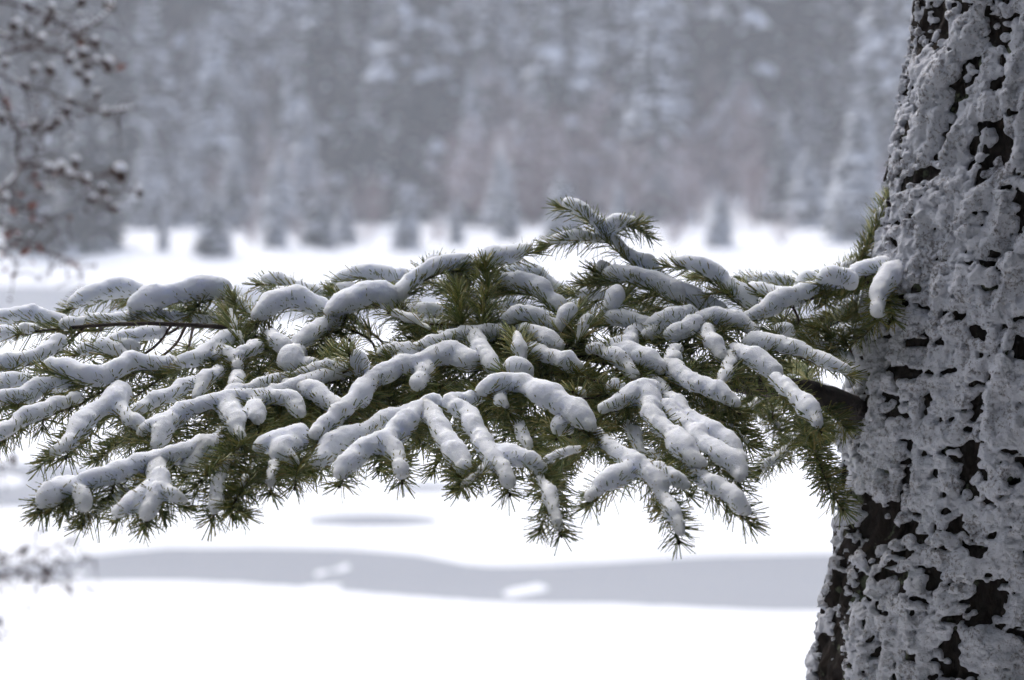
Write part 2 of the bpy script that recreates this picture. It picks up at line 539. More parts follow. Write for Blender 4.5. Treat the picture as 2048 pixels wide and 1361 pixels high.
# individual trees along the far bank: bearing, top row, distance, proto, width factor, label
TREES = [
    (326, 398, 109, 2, 0.8, 'smallest slim young conifer standing alone on the left snow bank'),
    (428, 372, 108, 1, 1.15, 'broad young conifer on the snow bank right of the slim one at left'),
    (553, 385, 110, 0, 1.2, 'snowy young conifer left of the low clump on the far bank'),
    (640, 372, 111, 1, 1.2, 'grey green young conifer in the low clump on the far bank'),
    (690, 395, 113, 3, 1.1, 'frosty young conifer at the right end of the low clump'),
    (812, 362, 111, 0, 1.1, 'frosted young conifer just left of the picture centre on the bank'),
    (911, 384, 113, 2, 1.0, 'narrow frosted sapling on the bank near the picture centre'),
    (1122, 340, 118, 1, 1.1, 'snowy conifer behind the upright sprig of the foreground branch'),
    (1236, 366, 122, 0, 1.0, 'small frosted conifer right of the upright foreground sprig'),
    (1440, 372, 111, 0, 1.15, 'solitary snow dusted young conifer on the right part of the bank'),
    (1712, 178, 116, 4, 1.25, 'large snow laden conifer beside the foreground trunk'),
    (1612, 300, 128, 3, 1.2, 'dark based conifer left of the large snowy one by the trunk'),
    (175, 190, 111, 5, 1.35, 'large dark green conifer behind the alder twigs at left'),
    (60, 250, 110, 5, 1.3, 'conifer at the left picture edge behind the brown twigs'),
    (300, 235, 128, 4, 1.2, 'tall pale conifer right of the large dark one at left'),
    (382, 222, 130, 6, 1.2, 'slender frosted conifer in the left middle row of the forest'),
    (470, 268, 126, 2, 1.3, 'pale pointed snowy conifer between taller dark ones at left'),
    (612, 182, 134, 4, 1.1, 'tall snow topped conifer above the low clump of young trees'),
    (742, 168, 134, 5, 0.95, 'tall bushy snow crowned conifer left of the pinkish bare trees'),
    (560, 300, 124, 0, 1.3, 'mid height conifer behind the young trees of the low clump'),
    (400, 22, 150, 6, 1.25, 'tallest dark spire of the forest at upper left'),
    (345, 60, 156, 2, 1.2, 'thin dark spire left of the tallest one at upper left'),
    (500, 40, 158, 5, 1.1, 'broad dark conifer right of the tallest spire at upper left'),
    (1570, 205, 134, 6, 1.2, 'grey conifer rising left of the large snowy tree by the trunk'),
    (1310, 190, 136, 4, 1.1, 'pale tall conifer above the right part of the bank'),
    (1000, 300, 128, 3, 1.0, 'frosted conifer among the pinkish bare trees near the centre'),
    (1015, 330, 120, 2, 1.0, 'small frosty conifer standing right before the bare trees'),
]
tr = random.Random(3)
for (x, ytop, dep, pi, wf, lab) in TREES:
    X = (x - 1024) / F * dep
    z = float(height(np.array([X]), np.array([float(dep)]))[0]) - 0.04
    Ht = CAMZ - dep * (ytop - 430) / F - z
    tm, gm, sm, Hp = protos[pi]
    k = Ht / Hp
    e = empty('conifer_tree', (X, dep, z), label=lab, category='tree', group='conifers on the far shore')
    rz = tr.uniform(0, 6.28)
    for nm, md in (('trunk', tm), ('crown', gm), ('snow', sm)):
        o = link(nm, md, e, keep_world=False)
        if nm == 'snow': o['kind'] = 'stuff'
        o.scale = (k * wf, k * wf, k)
        o.rotation_euler = (0, 0, rz)

# bare frosted trees and bushes
bprotos = []
for sd in range(4):
    g_, f_ = Geo(), Geo()
    bare(30 + sd, 6, 2, g_, f_, 110)
    bprotos.append((g_.mesh('bare_wood', [M_BARE]), f_.mesh('bare_frost', [M_BAREF])))
BARE = [
    (905, 235, 126, 'pinkish bare tree left of the picture centre before dark conifers'),
    (965, 215, 130, 'tall pinkish bare tree at the picture centre'),
    (1075, 180, 132, 'tall reddish bare tree above the upright foreground sprig'),
    (1160, 165, 134, 'pale stemmed bare tree right of the upright foreground sprig'),
    (1365, 250, 128, 'reddish bare tree left of the solitary conifer on the bank'),
    (1510, 290, 126, 'reddish bare bush tree right of the solitary conifer on the bank'),
    (1345, 415, 112, 'low bare bush on the snow left of the solitary conifer'),
    (1565, 420, 113, 'low bare bush on the snow right of the solitary conifer'),
    (560, 240, 132, 'reddish bare tree between conifers at left'),
    (745, 330, 126, 'brownish bare thicket tree right of the low conifer clump'),
    (505, 428, 112, 'low bare bush left of the low clump of young conifers'),
    (600, 420, 111, 'low bare bush inside the low clump of young conifers'),
    (735, 430, 113, 'low bare bush at the right foot of the low conifer clump'),
    (870, 432, 114, 'low bare bush between two frosted saplings near the centre'),
    (1270, 260, 130, 'grey pink bare tree behind the small frosted conifer'),
]
for kx, (x, ytop, dep, lab) in enumerate(BARE):
    X = (x - 1024) / F * dep
    z = float(height(np.array([X]), np.array([float(dep)]))[0]) - 0.04
    Ht = CAMZ - dep * (ytop - 430) / F - z
    e = empty('bare_tree', (X, dep, z), label=lab, category='tree' if Ht > 3 else 'bush', group='bare trees on the far shore')
    gm, fm = bprotos[kx % 4]
    rz = tr.uniform(0, 6.28)
    for nm, md in (('branches', gm), ('frosted_twigs', fm)):
        o = link(nm, md, e, keep_world=False)
        o.scale = (Ht / 6 * (1.2 if Ht > 3 else 2.0),) * 2 + (Ht / 6,)
        o.rotation_euler = (0, 0, rz)

# the wood on the slope behind, read as one mass
def scatter_forest(name, spots, seed, label, protos_):
    """one object: every spot carries a tree of the given prototypes (instances)"""
    r = np.random.default_rng(seed)
    col = bpy.data.collections.new(name + '_kinds')
    for k, me_ in enumerate(protos_):
        col.objects.link(bpy.data.objects.new('%s_kind_%02d' % (name, k), me_))
    n = len(spots)
    pos, sc, rot, idx = np.zeros((n, 3)), np.zeros((n, 3)), np.zeros((n, 3)), np.zeros(n, np.int32)
    for k, (X, Y, Ht, kind_, lift) in enumerate(spots):
        pos[k] = X, Y, float(height(np.array([X]), np.array([Y]))[0]) - 0.1 + lift
        w_ = Ht / 10 * r.uniform(0.95, 1.3)
        sc[k] = w_, w_, Ht / 10
        rot[k, 2] = r.uniform(0, 6.28)
        idx[k] = kind_
    me_ = bpy.data.meshes.new(name)
    me_.vertices.add(n)
    me_.vertices.foreach_set('co', pos.astype(np.float32).ravel())
    for nm, ty, dat in (('tree_scale', 'FLOAT_VECTOR', sc), ('tree_turn', 'FLOAT_VECTOR', rot)):
        at = me_.attributes.new(nm, ty, 'POINT'); at.data.foreach_set('vector', dat.astype(np.float32).ravel())
    at = me_.attributes.new('tree_kind', 'INT', 'POINT'); at.data.foreach_set('value', idx)
    o = link(name, me_, kind='stuff', label=label)
    ng = bpy.data.node_groups.new(name + '_nodes', 'GeometryNodeTree')
    ng.interface.new_socket('Geometry', in_out='INPUT', socket_type='NodeSocketGeometry')
    ng.interface.new_socket('Geometry', in_out='OUTPUT', socket_type='NodeSocketGeometry')
    N_ = ng.nodes
    gi, go = N_.new('NodeGroupInput'), N_.new('NodeGroupOutput')
    ip = N_.new('GeometryNodeInstanceOnPoints')
    ci = N_.new('GeometryNodeCollectionInfo')
    ci.inputs['Collection'].default_value = col
    ci.inputs['Separate Children'].default_value = True
    ip.inputs['Pick Instance'].default_value = True
    def attr(nm, ty):
        x = N_.new('GeometryNodeInputNamedAttribute'); x.data_type = ty
        x.inputs['Name'].default_value = nm
        return x.outputs['Attribute']
    L_ = ng.links.new
    L_(gi.outputs[0], ip.inputs['Points'])
    L_(ci.outputs[0], ip.inputs['Instance'])
    L_(attr('tree_kind', 'INT'), ip.inputs['Instance Index'])
    L_(attr('tree_scale', 'FLOAT_VECTOR'), ip.inputs['Scale'])
    L_(attr('tree_turn', 'FLOAT_VECTOR'), ip.inputs['Rotation'])
    L_(ip.outputs[0], go.inputs[0])
    md = o.modifiers.new('trees', 'NODES')
    md.node_group = ng
    return o

def multi(parts, mats, name):
    G = Geo()
    for k, g_ in enumerate(parts):
        v_, f3_, f4_ = g_.arrays()
        if len(v_):
            G.add(v_, f3_, f4_, k)
    return G.mesh(name, mats, False)
CONI = []          # kinds 0-5: dark to snowy; 6, 7 bare
for sd, R, lv, per, sn, cone in ((41, 1.9, 30, 9, 0.05, 0.9), (42, 1.5, 32, 8, 0.16, 1.0), (43, 2.2, 28, 10, 0.10, 0.8), (44, 1.4, 32, 8, 0.30, 0.95), (45, 1.8, 30, 9, 0.48, 0.85), (46, 1.6, 32, 8, 0.66, 0.9)):
    g_, s_, t_ = Geo(), Geo(), Geo()
    conifer(sd, 10, R, lv, per, g_, s_, t_, sn, 0, cone)
    CONI.append(multi((g_, s_, t_), [M_FGREEN, M_FSNOW, M_FTRUNK], 'wood_conifer'))
for sd in (51, 52):
    g_, f_ = Geo(), Geo()
    bare(sd, 10, 2, g_, f_, 120)
    CONI.append(multi((g_, f_), [M_BARE, M_BAREF], 'wood_bare'))
fr = random.Random(5)
spots = []
row = 134.0
while row < 340:
    wstep = 2.9 + (row - 134) * 0.016
    u = -0.44
    while u < 0.44:
        Y = row + fr.uniform(-2.5, 2.5); X = u * Y + fr.uniform(-1.0, 1.0)
        px = X / Y * F + 1024
        pink = 860 < px < 1250 or 1330 < px < 1560
        isb = fr.random() < (0.5 if (pink and Y < 152) else 0.06)
        # light and dark stands of trees
        tone = float(noise(X * 0.11, Y * 0.05, 0.0, 33)) + fr.uniform(-0.6, 0.6)
        kd = fr.choice((6, 7)) if isb else (fr.choice((0, 2)) if tone < (0.25 if Y < 140 else -0.05) else fr.choice((1, 3)) if tone < 0.45 else fr.choice((4, 5)))
        Hh = fr.uniform(5, 8.5) if isb else fr.choice([8, 11, 14, 17, 20]) * fr.uniform(0.85, 1.15) * (0.62 if Y < 141 else 1)
        spots.append((X, Y, Hh, kd, 0.0))
        u += wstep / row * fr.uniform(0.6, 1.4)
    row += 5.0 + (row - 134) * 0.07
for k in range(130):      # undergrowth at the edge of the wood
    Y = fr.uniform(130, 142); X = fr.uniform(-0.44, 0.44) * Y
    spots.append((X, Y, fr.uniform(2.0, 4.8), fr.choice((0, 2, 1, 6, 7, 6, 7)), 0.0))
scatter_forest('forest', spots, 7, 'hazy snow dusted wood covering the far hillside', CONI)
# the wood the photographer stands in (unseen, behind and beside the camera; shades the trunk)
NEAR = []
for sd, R, lv, per, cone in ((61, 1.9, 34, 9, 0.9), (62, 2.1, 32, 10, 0.8), (63, 1.7, 34, 9, 0.95)):
    g_, s_, t_ = Geo(), Geo(), Geo()
    conifer(sd, 10, R, lv, per, g_, s_, t_, 0.04, 1, cone)
    NEAR.append(multi((g_, s_, t_), [M_FGREEN, M_FSNOW, M_FTRUNK], 'near_conifer'))
g_, s_, t_ = Geo(), Geo(), Geo()
conifer(64, 10, 2.0, 34, 9, g_, s_, t_, 0.04, 1, 0.8)
tube(t_, np.array([[0, 0, -4.6], [0.02, 0, -2], [0, 0.02, 0.5], [0, 0, 3]]), np.array([0.16, 0.145, 0.135, 0.1]), 8, 0, 0.1, 4)
NEAR.append(multi((g_, s_, t_), [M_FGREEN, M_FSNOW, M_FTRUNK], 'near_shading_conifer'))
spots = []
for k in range(95):
    X = fr.uniform(-34, 34); Y = fr.uniform(-30, -4.0)
    Hn = fr.uniform(13, 22)
    if X * X + Y * Y < (Hn * 0.27 + 0.6) ** 2: continue
    spots.append((X, Y, Hn, k % 3, 0.0))
for (X, Y, Hn) in ((5.5, 1.2, 13), (7.0, 5.0, 14), (-6.5, 0.5, 13), (-8.5, 4.5, 14), (8.5, 8.5, 12), (-10.5, 10.0, 13), (6.5, -3, 15), (-6.0, -3, 15)):
    spots.append((X, Y, Hn, 1, 0.0))
for (X, Y, Hn) in ((2.7, -1.0, 16), (0.3, -3.6, 15), (4.2, 1.6, 15), (-1.2, -6.0, 16), (4.4, 4.6, 14)):  # unseen trees with raised crowns, added to shade the clearing and trunk front
    spots.append((X, Y, Hn, 3, 6.0))
scatter_forest('near_wood', spots, 9, 'conifer wood on the near shore around the viewpoint with tall trees added for shade', NEAR)

# ------------------------------------------------------------------ haze
hm = bpy.data.materials.new('haze')
hm.use_nodes = True
hn = hm.node_tree
for n_ in list(hn.nodes):
    if n_.type == 'BSDF_PRINCIPLED':
        hn.nodes.remove(n_)
pv = hn.nodes.new('ShaderNodeVolumePrincipled')
pv.inputs['Color'].default_value = (0.875, 0.90, 0.965, 1)
pv.inputs['Density'].default_value = 0.0018
pv.inputs['Anisotropy'].default_value = 0.0
hn.links.new(pv.outputs[0], hn.nodes['Material Output'].inputs['Volume'])
hv = np.array([[x, y, z] for x in (-230, 230) for y in (-90, 450) for z in (-2.0, 140.0)], float)
hf = np.array([[0, 1, 3, 2], [4, 6, 7, 5], [0, 4, 5, 1], [2, 3, 7, 6], [0, 2, 6, 4], [1, 5, 7, 3]])
link('haze', mesh_from('haze', hv, [hf], False, [hm]), kind='stuff', label='thin falling snow haze over the lake')

# ------------------------------------------------------------------ the fir: trunk
TD = 3.70                                   # distance of the trunk axis
S_ = 3.68 / F
def edgeX(z):                               # left silhouette of the trunk
    y = 430 - (z - CAMZ) / S_
    e = np.interp(y, [-1200, 0, 200, 420, 680, 850, 1100, 1361, 1700, 2400], [2060, 1857, 1822, 1782, 1738, 1716, 1678, 1638, 1570, 1380])
    return (e - 1024) * S_
def trunkR(z):
    return np.interp(z, [1.0, 1.4, 2.0, 2.6, 3.4, 5, 9, 16], [0.50, 0.40, 0.335, 0.31, 0.285, 0.25, 0.17, 0.02])
def trunkC(z):
    zz = np.minimum(z, 4.2)
    x = edgeX(zz) + trunkR(zz)
    return x, np.full_like(x, TD)
def bark_h(th, z):
    R = 0.3
    a = th * R
    w = noise(a * 9, z * 6, 1.0, 61) * 0.02
    p = noise((a + w) * 34, z * 11, 2.0, 62)
    p2 = noise((a + w) * 70, z * 26, 3.0, 63)
    ridge = 1 - np.abs(p) * 1.6
    return 0.011 * ridge + 0.005 * p2 + 0.003 * noise(a * 160, z * 90, 4.0, 64) + 0.012 * noise(a * 8, z * 5, 5.0, 65)

zs = np.concatenate([np.linspace(1.0, 2.15, 24), np.linspace(2.17, 3.5, 320), np.linspace(3.54, 16, 70)])
ths = np.concatenate([np.linspace(-math.pi, -1.75 * math.pi / 2 * 1.0, 8)[:-1], []])
# angle 0 faces the camera (-Y), positive towards the left of the picture
th_f = np.linspace(-1.0, 2.3, 290)
th_c = np.linspace(2.3, 2 * math.pi - 1.0, 40)[1:-1]
ths = np.concatenate([th_f, th_c])
TH, Zt = np.meshgrid(ths, zs)
def trunk_xyz(th, z, rho):
    cx, cyy = trunkC(z)
    R = trunkR(z) + rho
    return np.stack([cx - np.sin(th) * R, cyy - np.cos(th) * R, z], -1)
Vt = trunk_xyz(TH, Zt, bark_h(TH, Zt))
nz_, nt_ = TH.shape
i = np.arange(nz_ - 1)[:, None] * nt_; j = np.arange(nt_)[None, :]; j2 = (j + 1) % nt_
q = np.stack([i + j2, i + j, i + nt_ + j, i + nt_ + j2], -1).reshape(-1, 4)
bx, by = trunkC(np.array([1.3]))
FIR = empty('fir_tree', (float(bx[0]), TD, 1.3), label='fir with snow plastered trunk and long snow laden branch across the picture', category='tree')
trunk = link('trunk', mesh_from('fir_trunk', Vt.reshape(-1, 3), [q], True, [M_BARK]), FIR)

# snow plastered on the trunk, grown as a volume in (angle, height, thickness)
hh = 0.0024
tA = np.arange(-0.75, 1.75, hh / 0.3)
zA = np.arange(2.16, 3.48, hh)
rA = np.arange(-0.010, 0.046, 0.0026)
def cover_at(a, z):
    arc = a * 0.3
    w = noise(arc * 14, z * 14, 0.3, 70) * 0.012
    big = noise(arc * 7.5 + z * 1.5, z * 9, 0.7, 73)
    gap = noise(arc * 22 + 3 * w * 13, z * 40 - arc * 6, 0.9, 74) * 0.55 + noise(arc * 55 + w * 60, z * 85, 0.4, 78) * 0.45 + noise(arc * 120, z * 150, 0.4, 79) * 0.25
    side = sstep(0.90, 1.50, a)                            # the left flank is barer, in upright strips
    c = 1.05 + 0.25 * big - 0.72 * side - 1.6 * sstep(0.30, 0.50, gap) - 1.5 * sstep(0.64, 0.84, np.abs(noise((arc + noise(arc * 9, z * 6, 1.0, 61) * 0.02) * 34, z * 11, 2.0, 62)) + 0.25 * noise(arc * 90, z * 110, 0.0, 86)) - 0.45 * sstep(2.75, 2.3, z) * sstep(0.45, 1.0, a)
    c = c - 1.3 * sstep(0.40, 0.62, noise(arc * 48 + w * 40, z * 75, 0.2, 84) * 0.8 + noise(arc * 120, z * 140, 0.2, 85) * 0.4)
    strip = noise(arc * 26 + w * 30, z * 7, 0.5, 75) + 0.5 * noise(arc * 40, z * 40, 0.5, 80)
    return c + 0.95 * side * sstep(-0.15, 0.45, strip)
rs = np.random.default_rng(404)
A2, Z2 = np.meshgrid(tA, zA, indexing='ij')
cv2 = cover_at(A2, Z2)
crumb = 0.5 * noise(A2 * 0.3 * 90, Z2 * 90, 0.0, 82) + 0.35 * noise(A2 * 0.3 * 190, Z2 * 190, 0.0, 83)
crust = bark_h(A2, Z2) + np.where(cv2 + 0.45 * crumb > 0.35, 0.0035 + 0.0035 * np.clip(cv2, 0, 1) + 0.0015 * crumb, -0.012)
sd3 = (rA[None, None, :] - crust[:, :, None]).astype(np.float32)
NC = 48000
ca_ = rs.uniform(tA[2], tA[-3], NC); cz_ = rs.uniform(zA[2], zA[-3], NC)
cc = cover_at(ca_, cz_)
ok = rs.random(NC) < np.clip(cc, 0, 1)
ca_, cz_, cc = ca_[ok], cz_[ok], np.clip(cc[ok], 0, 1)
cr_ = (0.0020 + 0.0042 * rs.random(len(ca_)) ** 2.8) * (0.65 + 0.35 * cc)
cb_ = bark_h(ca_, cz_)
thick = 0.0040 + 0.0060 * noise(ca_ * 0.3 * 24, cz_ * 30, 0.0, 71) + 0.004 * noise(ca_ * 0.3 * 60, cz_ * 70, 0.0, 72)
ro_ = cb_ + np.maximum(thick, 0) * cc + cr_ * rs.uniform(-0.4, 0.3, len(ca_))
dA, dR = (tA[1] - tA[0]) * 0.3, rA[1] - rA[0]
KS = 0.0050
for m_ in range(len(ca_)):
    R_ = cr_[m_] + 0.0045
    i0 = max(int(((ca_[m_] - tA[0]) * 0.3 - R_) / dA), 0); i1 = min(int(((ca_[m_] - tA[0]) * 0.3 + R_) / dA) + 2, len(tA))
    j0 = max(int((cz_[m_] - zA[0] - R_) / hh), 0); j1 = min(int((cz_[m_] - zA[0] + R_) / hh) + 2, len(zA))
    k0 = max(int((ro_[m_] - rA[0] - R_) / dR), 0); k1 = min(int((ro_[m_] - rA[0] + R_) / dR) + 2, len(rA))
    e = np.sqrt(((tA[i0:i1, None, None] - ca_[m_]) * 0.3) ** 2 + ((zA[None, j0:j1, None] - cz_[m_]) * 1.1) ** 2 + (rA[None, None, k0:k1] - ro_[m_]) ** 2) - cr_[m_]
    blk = sd3[i0:i1, j0:j1, k0:k1]
    hm_ = np.clip(0.5 + 0.5 * (blk - e) / KS, 0, 1)
    np.copyto(blk, blk * (1 - hm_) + e * hm_ - KS * hm_ * (1 - hm_))
nr = np.argwhere(np.abs(sd3) < 0.006)
a_, z_, r_ = tA[nr[:, 0]] * 0.3, zA[nr[:, 1]], rA[nr[:, 2]]
sd3[nr[:, 0], nr[:, 1], nr[:, 2]] += noise(a_ * 210, z_ * 210, r_ * 210, 77) * 0.0014 - np.abs(noise(a_ * 110, z_ * 110, r_ * 110, 76)) * 0.0022 + noise(a_ * 300, z_ * 300, r_ * 300, 81) * 0.0013
v, q = surface_nets(sd3, (0, 0, 0), 1.0)
th = tA[0] + v[:, 0] * (tA[1] - tA[0]); zz = zA[0] + v[:, 1] * hh; rr = rA[0] + v[:, 2] * (rA[1] - rA[0])
W = trunk_xyz(th, zz, rr)
# drop what lies buried under the bark
bur = rr < bark_h(th, zz) - 0.004
keep = ~bur[q].all(1)
q = q[keep]
used = np.unique(q); remap = np.full(len(W), -1); remap[used] = np.arange(len(used))
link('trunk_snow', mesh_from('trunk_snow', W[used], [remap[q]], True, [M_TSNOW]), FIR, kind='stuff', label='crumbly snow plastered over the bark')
del sd3

# ------------------------------------------------------------------ the fir: the snow laden branch
DY = [380, 560, 650, 750, 850, 950, 1070]
DD = [3.60, 3.60, 3.52, 3.40, 3.27, 3.15, 3.05]
def dsurf(y):
    return np.interp(y, DY, DD)

# group, [(x, y) base ... tip of the snow ridge], half width px (base, tip), options: d depth offset, f forward reach of tip, n needle density, s snow
SK = []
def S(g, pts, r, **o):
    SK.append((g, pts, r if isinstance(r, tuple) else (r, r), o))
# --- left
S(1, [(310, 592), (240, 580), (180, 592), (138, 606)], 20, d=.06)
S(2, [(445, 582), (395, 582), (340, 592), (292, 606), (274, 616)], 24)
S(3, [(130, 648), (95, 640), (50, 632), (0, 637), (-45, 642)], 16, d=.05)
S(4, [(430, 645), (300, 636), (240, 640), (172, 642)], 13, d=.03)
S(4, [(165, 645), (130, 652)], 11)
S(4, [(75, 657), (45, 661)], 11)
S(4, [(22, 668), (-20, 672)], 13)
S(5, [(330, 665), (280, 672), (235, 680), (215, 684)], 8, d=.0, n=.5)
S(5, [(255, 716), (225, 702), (203, 692)], 15)
S(5, [(270, 700), (245, 692)], 13)
S(5, [(200, 700), (160, 704)], 8)
S(6, [(345, 730), (300, 728), (262, 727), (220, 748), (180, 752), (130, 740), (85, 727)], (17, 23), f=.05)
S(7, [(115, 690), (98, 702), (70, 715), (40, 722), (0, 730), (-40, 738)], (18, 15))
S(8, [(140, 765), (90, 772), (55, 788)], 16)
S(8, [(60, 760), (20, 765), (-30, 778)], 14)
S(8, [(70, 795), (22, 798), (-20, 806)], 14)
S(9, [(160, 798), (110, 815), (50, 838), (5, 866), (-40, 890)], 17)
S(10, [(245, 792), (200, 822), (165, 852), (141, 885), (133, 903)], (28, 15))
S(10, [(232, 815), (255, 835), (277, 850)], 15)
S(10, [(160, 860), (130, 893), (108, 908)], (14, 9))
S(11, [(395, 762), (345, 785), (305, 806), (276, 823)], 18)
S(12, [(445, 735), (415, 765), (396, 790)], 14)
S(13, [(462, 676), (430, 695), (395, 716), (355, 729)], 16)
S(13, [(450, 690), (430, 714)], 15)
S(14, [(510, 700), (480, 715), (474, 740)], (17, 13))
S(14, [(455, 705), (470, 725)], 14)
S(15, [(480, 755), (468, 775)], 18)
# --- hand of snow fingers, left of centre
S(20, [(705, 742), (650, 756), (600, 774), (540, 790), (480, 796), (430, 806), (385, 816), (345, 836), (305, 856), (268, 876)], (17, 18))
S(20, [(510, 796), (550, 797), (582, 806), (600, 828)], (18, 16))
S(20, [(520, 796), (512, 818), (516, 846)], (24, 16))
S(20, [(452, 812), (470, 846), (475, 876)], (26, 16))
S(20, [(350, 838), (326, 862), (312, 888)], (24, 15))
S(20, [(500, 786), (462, 790)], 22)
S(21, [(575, 776), (620, 784), (660, 806), (695, 828)], 17)
S(22, [(585, 752), (530, 767), (482, 784)], 13)
S(22, [(700, 730), (645, 738), (592, 748)], 12)
# --- lower left hand
S(23, [(400, 890), (335, 918), (280, 930), (230, 946), (180, 962), (142, 975), (112, 994), (90, 1022)], (20, 20))
S(23, [(140, 968), (102, 984), (82, 1008)], 15)
S(23, [(145, 972), (166, 996), (163, 1012)], 17)
S(23, [(330, 950), (260, 985), (200, 1018), (160, 1052)], (9, 6), d=.04)
S(24, [(330, 925), (312, 945), (316, 972), (304, 1006), (295, 1030)], (20, 17))
S(24, [(310, 978), (262, 1006), (236, 1026)], (19, 14))
S(24, [(318, 980), (342, 992), (362, 1003)], (17, 12))
S(25, [(455, 872), (425, 888), (400, 908), (376, 935)], (18, 20), d=.03)
S(25, [(490, 885), (440, 925), (390, 975)], 4, s=0, d=-.02)
S(26, [(480, 900), (445, 945), (432, 1000), (424, 1024)], (8, 17))
S(26, [(505, 930), (482, 975), (474, 1005)], (6, 8))
S(26, [(520, 940), (490, 975), (465, 1015), (485, 1030)], 4, s=0)
S(27, [(600, 870), (560, 885), (525, 897)], 19)
S(27, [(595, 885), (565, 905), (588, 925)], (24, 20))
S(27, [(560, 915), (542, 950), (540, 975)], (8, 8))
S(27, [(600, 920), (592, 955), (590, 970)], 4, s=0)
S(27, [(640, 930), (560, 945), (510, 960)], 4, s=0, d=.03)
# --- centre ridges
S(30, [(960, 725), (938, 730), (915, 714), (870, 714), (830, 730), (780, 746), (745, 762), (722, 790), (700, 812), (665, 838), (632, 872)], (23, 19))
S(30, [(850, 735), (844, 755), (838, 772)], (18, 15))
S(31, [(860, 822), (800, 834), (750, 850), (700, 874), (665, 896), (632, 928)], (18, 19), d=.03)
S(32, [(870, 812), (830, 834), (795, 866), (760, 890), (722, 904), (694, 930), (683, 948)], (24, 23))
S(32, [(765, 888), (793, 914), (803, 948)], (20, 15))
S(33, [(850, 820), (868, 846), (892, 882), (914, 915), (928, 945)], (24, 20))
S(33, [(915, 930), (920, 965)], 4, s=0)
S(34, [(960, 795), (905, 812), (930, 828), (948, 855), (966, 888), (988, 918), (1008, 945), (1019, 972)], (18, 19))
S(34, [(985, 908), (1030, 915), (1062, 924), (1085, 935)], (19, 18))
S(34, [(1075, 945), (1092, 985), (1108, 1022), (1120, 1052)], (9, 15))
S(34, [(1000, 928), (962, 942), (925, 972)], (16, 6))
S(35, [(1005, 780), (1025, 828), (1042, 865), (1060, 902)], (8, 12), d=.05)
S(36, [(960, 782), (990, 772), (1045, 772), (1085, 795), (1125, 815), (1165, 838), (1195, 866)], (20, 29), d=-.03)
S(36, [(990, 780), (1005, 800), (1015, 815)], (15, 10))
S(37, [(1190, 870), (1232, 905), (1272, 932), (1312, 962), (1334, 1000)], (16, 22))
S(37, [(1268, 935), (1225, 962), (1196, 980), (1182, 994)], (22, 16))
S(37, [(1290, 930), (1342, 948), (1370, 972)], (18, 14))
S(37, [(1328, 1000), (1350, 1036), (1357, 1064)], (15, 17))
S(38, [(1135, 845), (1118, 860)], 19)
S(38, [(1200, 890), (1130, 908), (1095, 920)], 5)
S(38, [(1060, 880), (1110, 950), (1115, 1000)], 4, s=0, d=.2)
S(39, [(1255, 850), (1268, 870), (1282, 905)], (10, 15), d=.08)
S(39, [(1300, 905), (1330, 915)], 10, d=.06)
# --- right hand ridges
S(40, [(1310, 782), (1285, 788), (1240, 806), (1206, 820)], (22, 17))
S(40, [(1290, 792), (1318, 842), (1346, 880), (1376, 912), (1392, 928)], (22, 20))
S(41, [(1270, 758), (1300, 772), (1336, 798), (1374, 832), (1425, 868), (1470, 905), (1488, 930)], (17, 24), d=.03)
S(41, [(1322, 815), (1372, 852), (1422, 896), (1464, 930), (1486, 966)], (20, 22), d=.01)
S(42, [(1375, 940), (1420, 970), (1460, 994), (1498, 1030)], (15, 20), d=.02)
S(43, [(1335, 738), (1378, 764), (1422, 782), (1468, 808)], (20, 17))
S(43, [(1465, 715), (1456, 742), (1436, 772)], (15, 13))
S(44, [(1230, 705), (1280, 716), (1322, 738)], (18, 19))
S(44, [(1272, 660), (1262, 690)], 16)
S(44, [(1265, 690), (1220, 690)], (14, 9))
S(45, [(1180, 700), (1235, 716), (1266, 748)], (10, 17))
S(46, [(1060, 704), (1110, 716), (1155, 736)], (20, 19))
S(46, [(1135, 740), (1210, 770), (1255, 800)], 5, s=0)
S(47, [(1240, 782), (1222, 777)], 20)
S(47, [(1165, 790), (1157, 784)], 11)
S(48, [(1290, 660), (1250, 640), (1212, 640)], (18, 17))
S(49, [(1385, 628), (1330, 638), (1290, 655)], 15)
S(49, [(1330, 660), (1292, 672)], 14)
S(50, [(1405, 650), (1370, 660), (1338, 670)], (17, 14))
S(51, [(1370, 642), (1430, 636), (1480, 646), (1514, 662)], (18, 19))
S(51, [(1408, 660), (1424, 690), (1440, 712)], (16, 14))
S(52, [(1470, 704), (1510, 720), (1548, 748)], (18, 17))
S(52, [(1555, 762), (1595, 798), (1624, 828), (1636, 844)], (15, 17), d=-.02)
S(53, [(1495, 684), (1550, 690), (1600, 704), (1650, 724), (1692, 740)], (17, 13))
S(54, [(1575, 665), (1557, 660)], 14)
S(55, [(1350, 700), (1344, 730)], 16)
# --- upper right
S(60, [(1800, 535), (1740, 535), (1690, 556), (1640, 572), (1580, 596), (1530, 618), (1480, 642)], (20, 16), b=2)
S(60, [(1790, 545), (1762, 575), (1756, 625)], (27, 13), d=-.02)
S(60, [(1700, 565), (1660, 552), (1640, 558)], (14, 16), d=-.03)
S(61, [(1660, 560), (1612, 560), (1598, 578)], 15, d=.06)
S(61, [(1640, 565), (1690, 535), (1712, 520)], (9, 9), d=.12)
S(62, [(1690, 560), (1718, 520), (1742, 472), (1762, 425), (1776, 396)], (5, 5), d=.12, n=1.4)
S(63, [(1590, 605), (1545, 588), (1503, 572)], 16, d=.0)
S(64, [(1620, 575), (1560, 562), (1502, 556)], 13, d=.14)
S(65, [(1700, 690), (1640, 655), (1560, 640)], 7, d=.1, n=1.3)
S(65, [(1720, 610), (1660, 640), (1580, 690)], 7, d=.16, n=1.3)
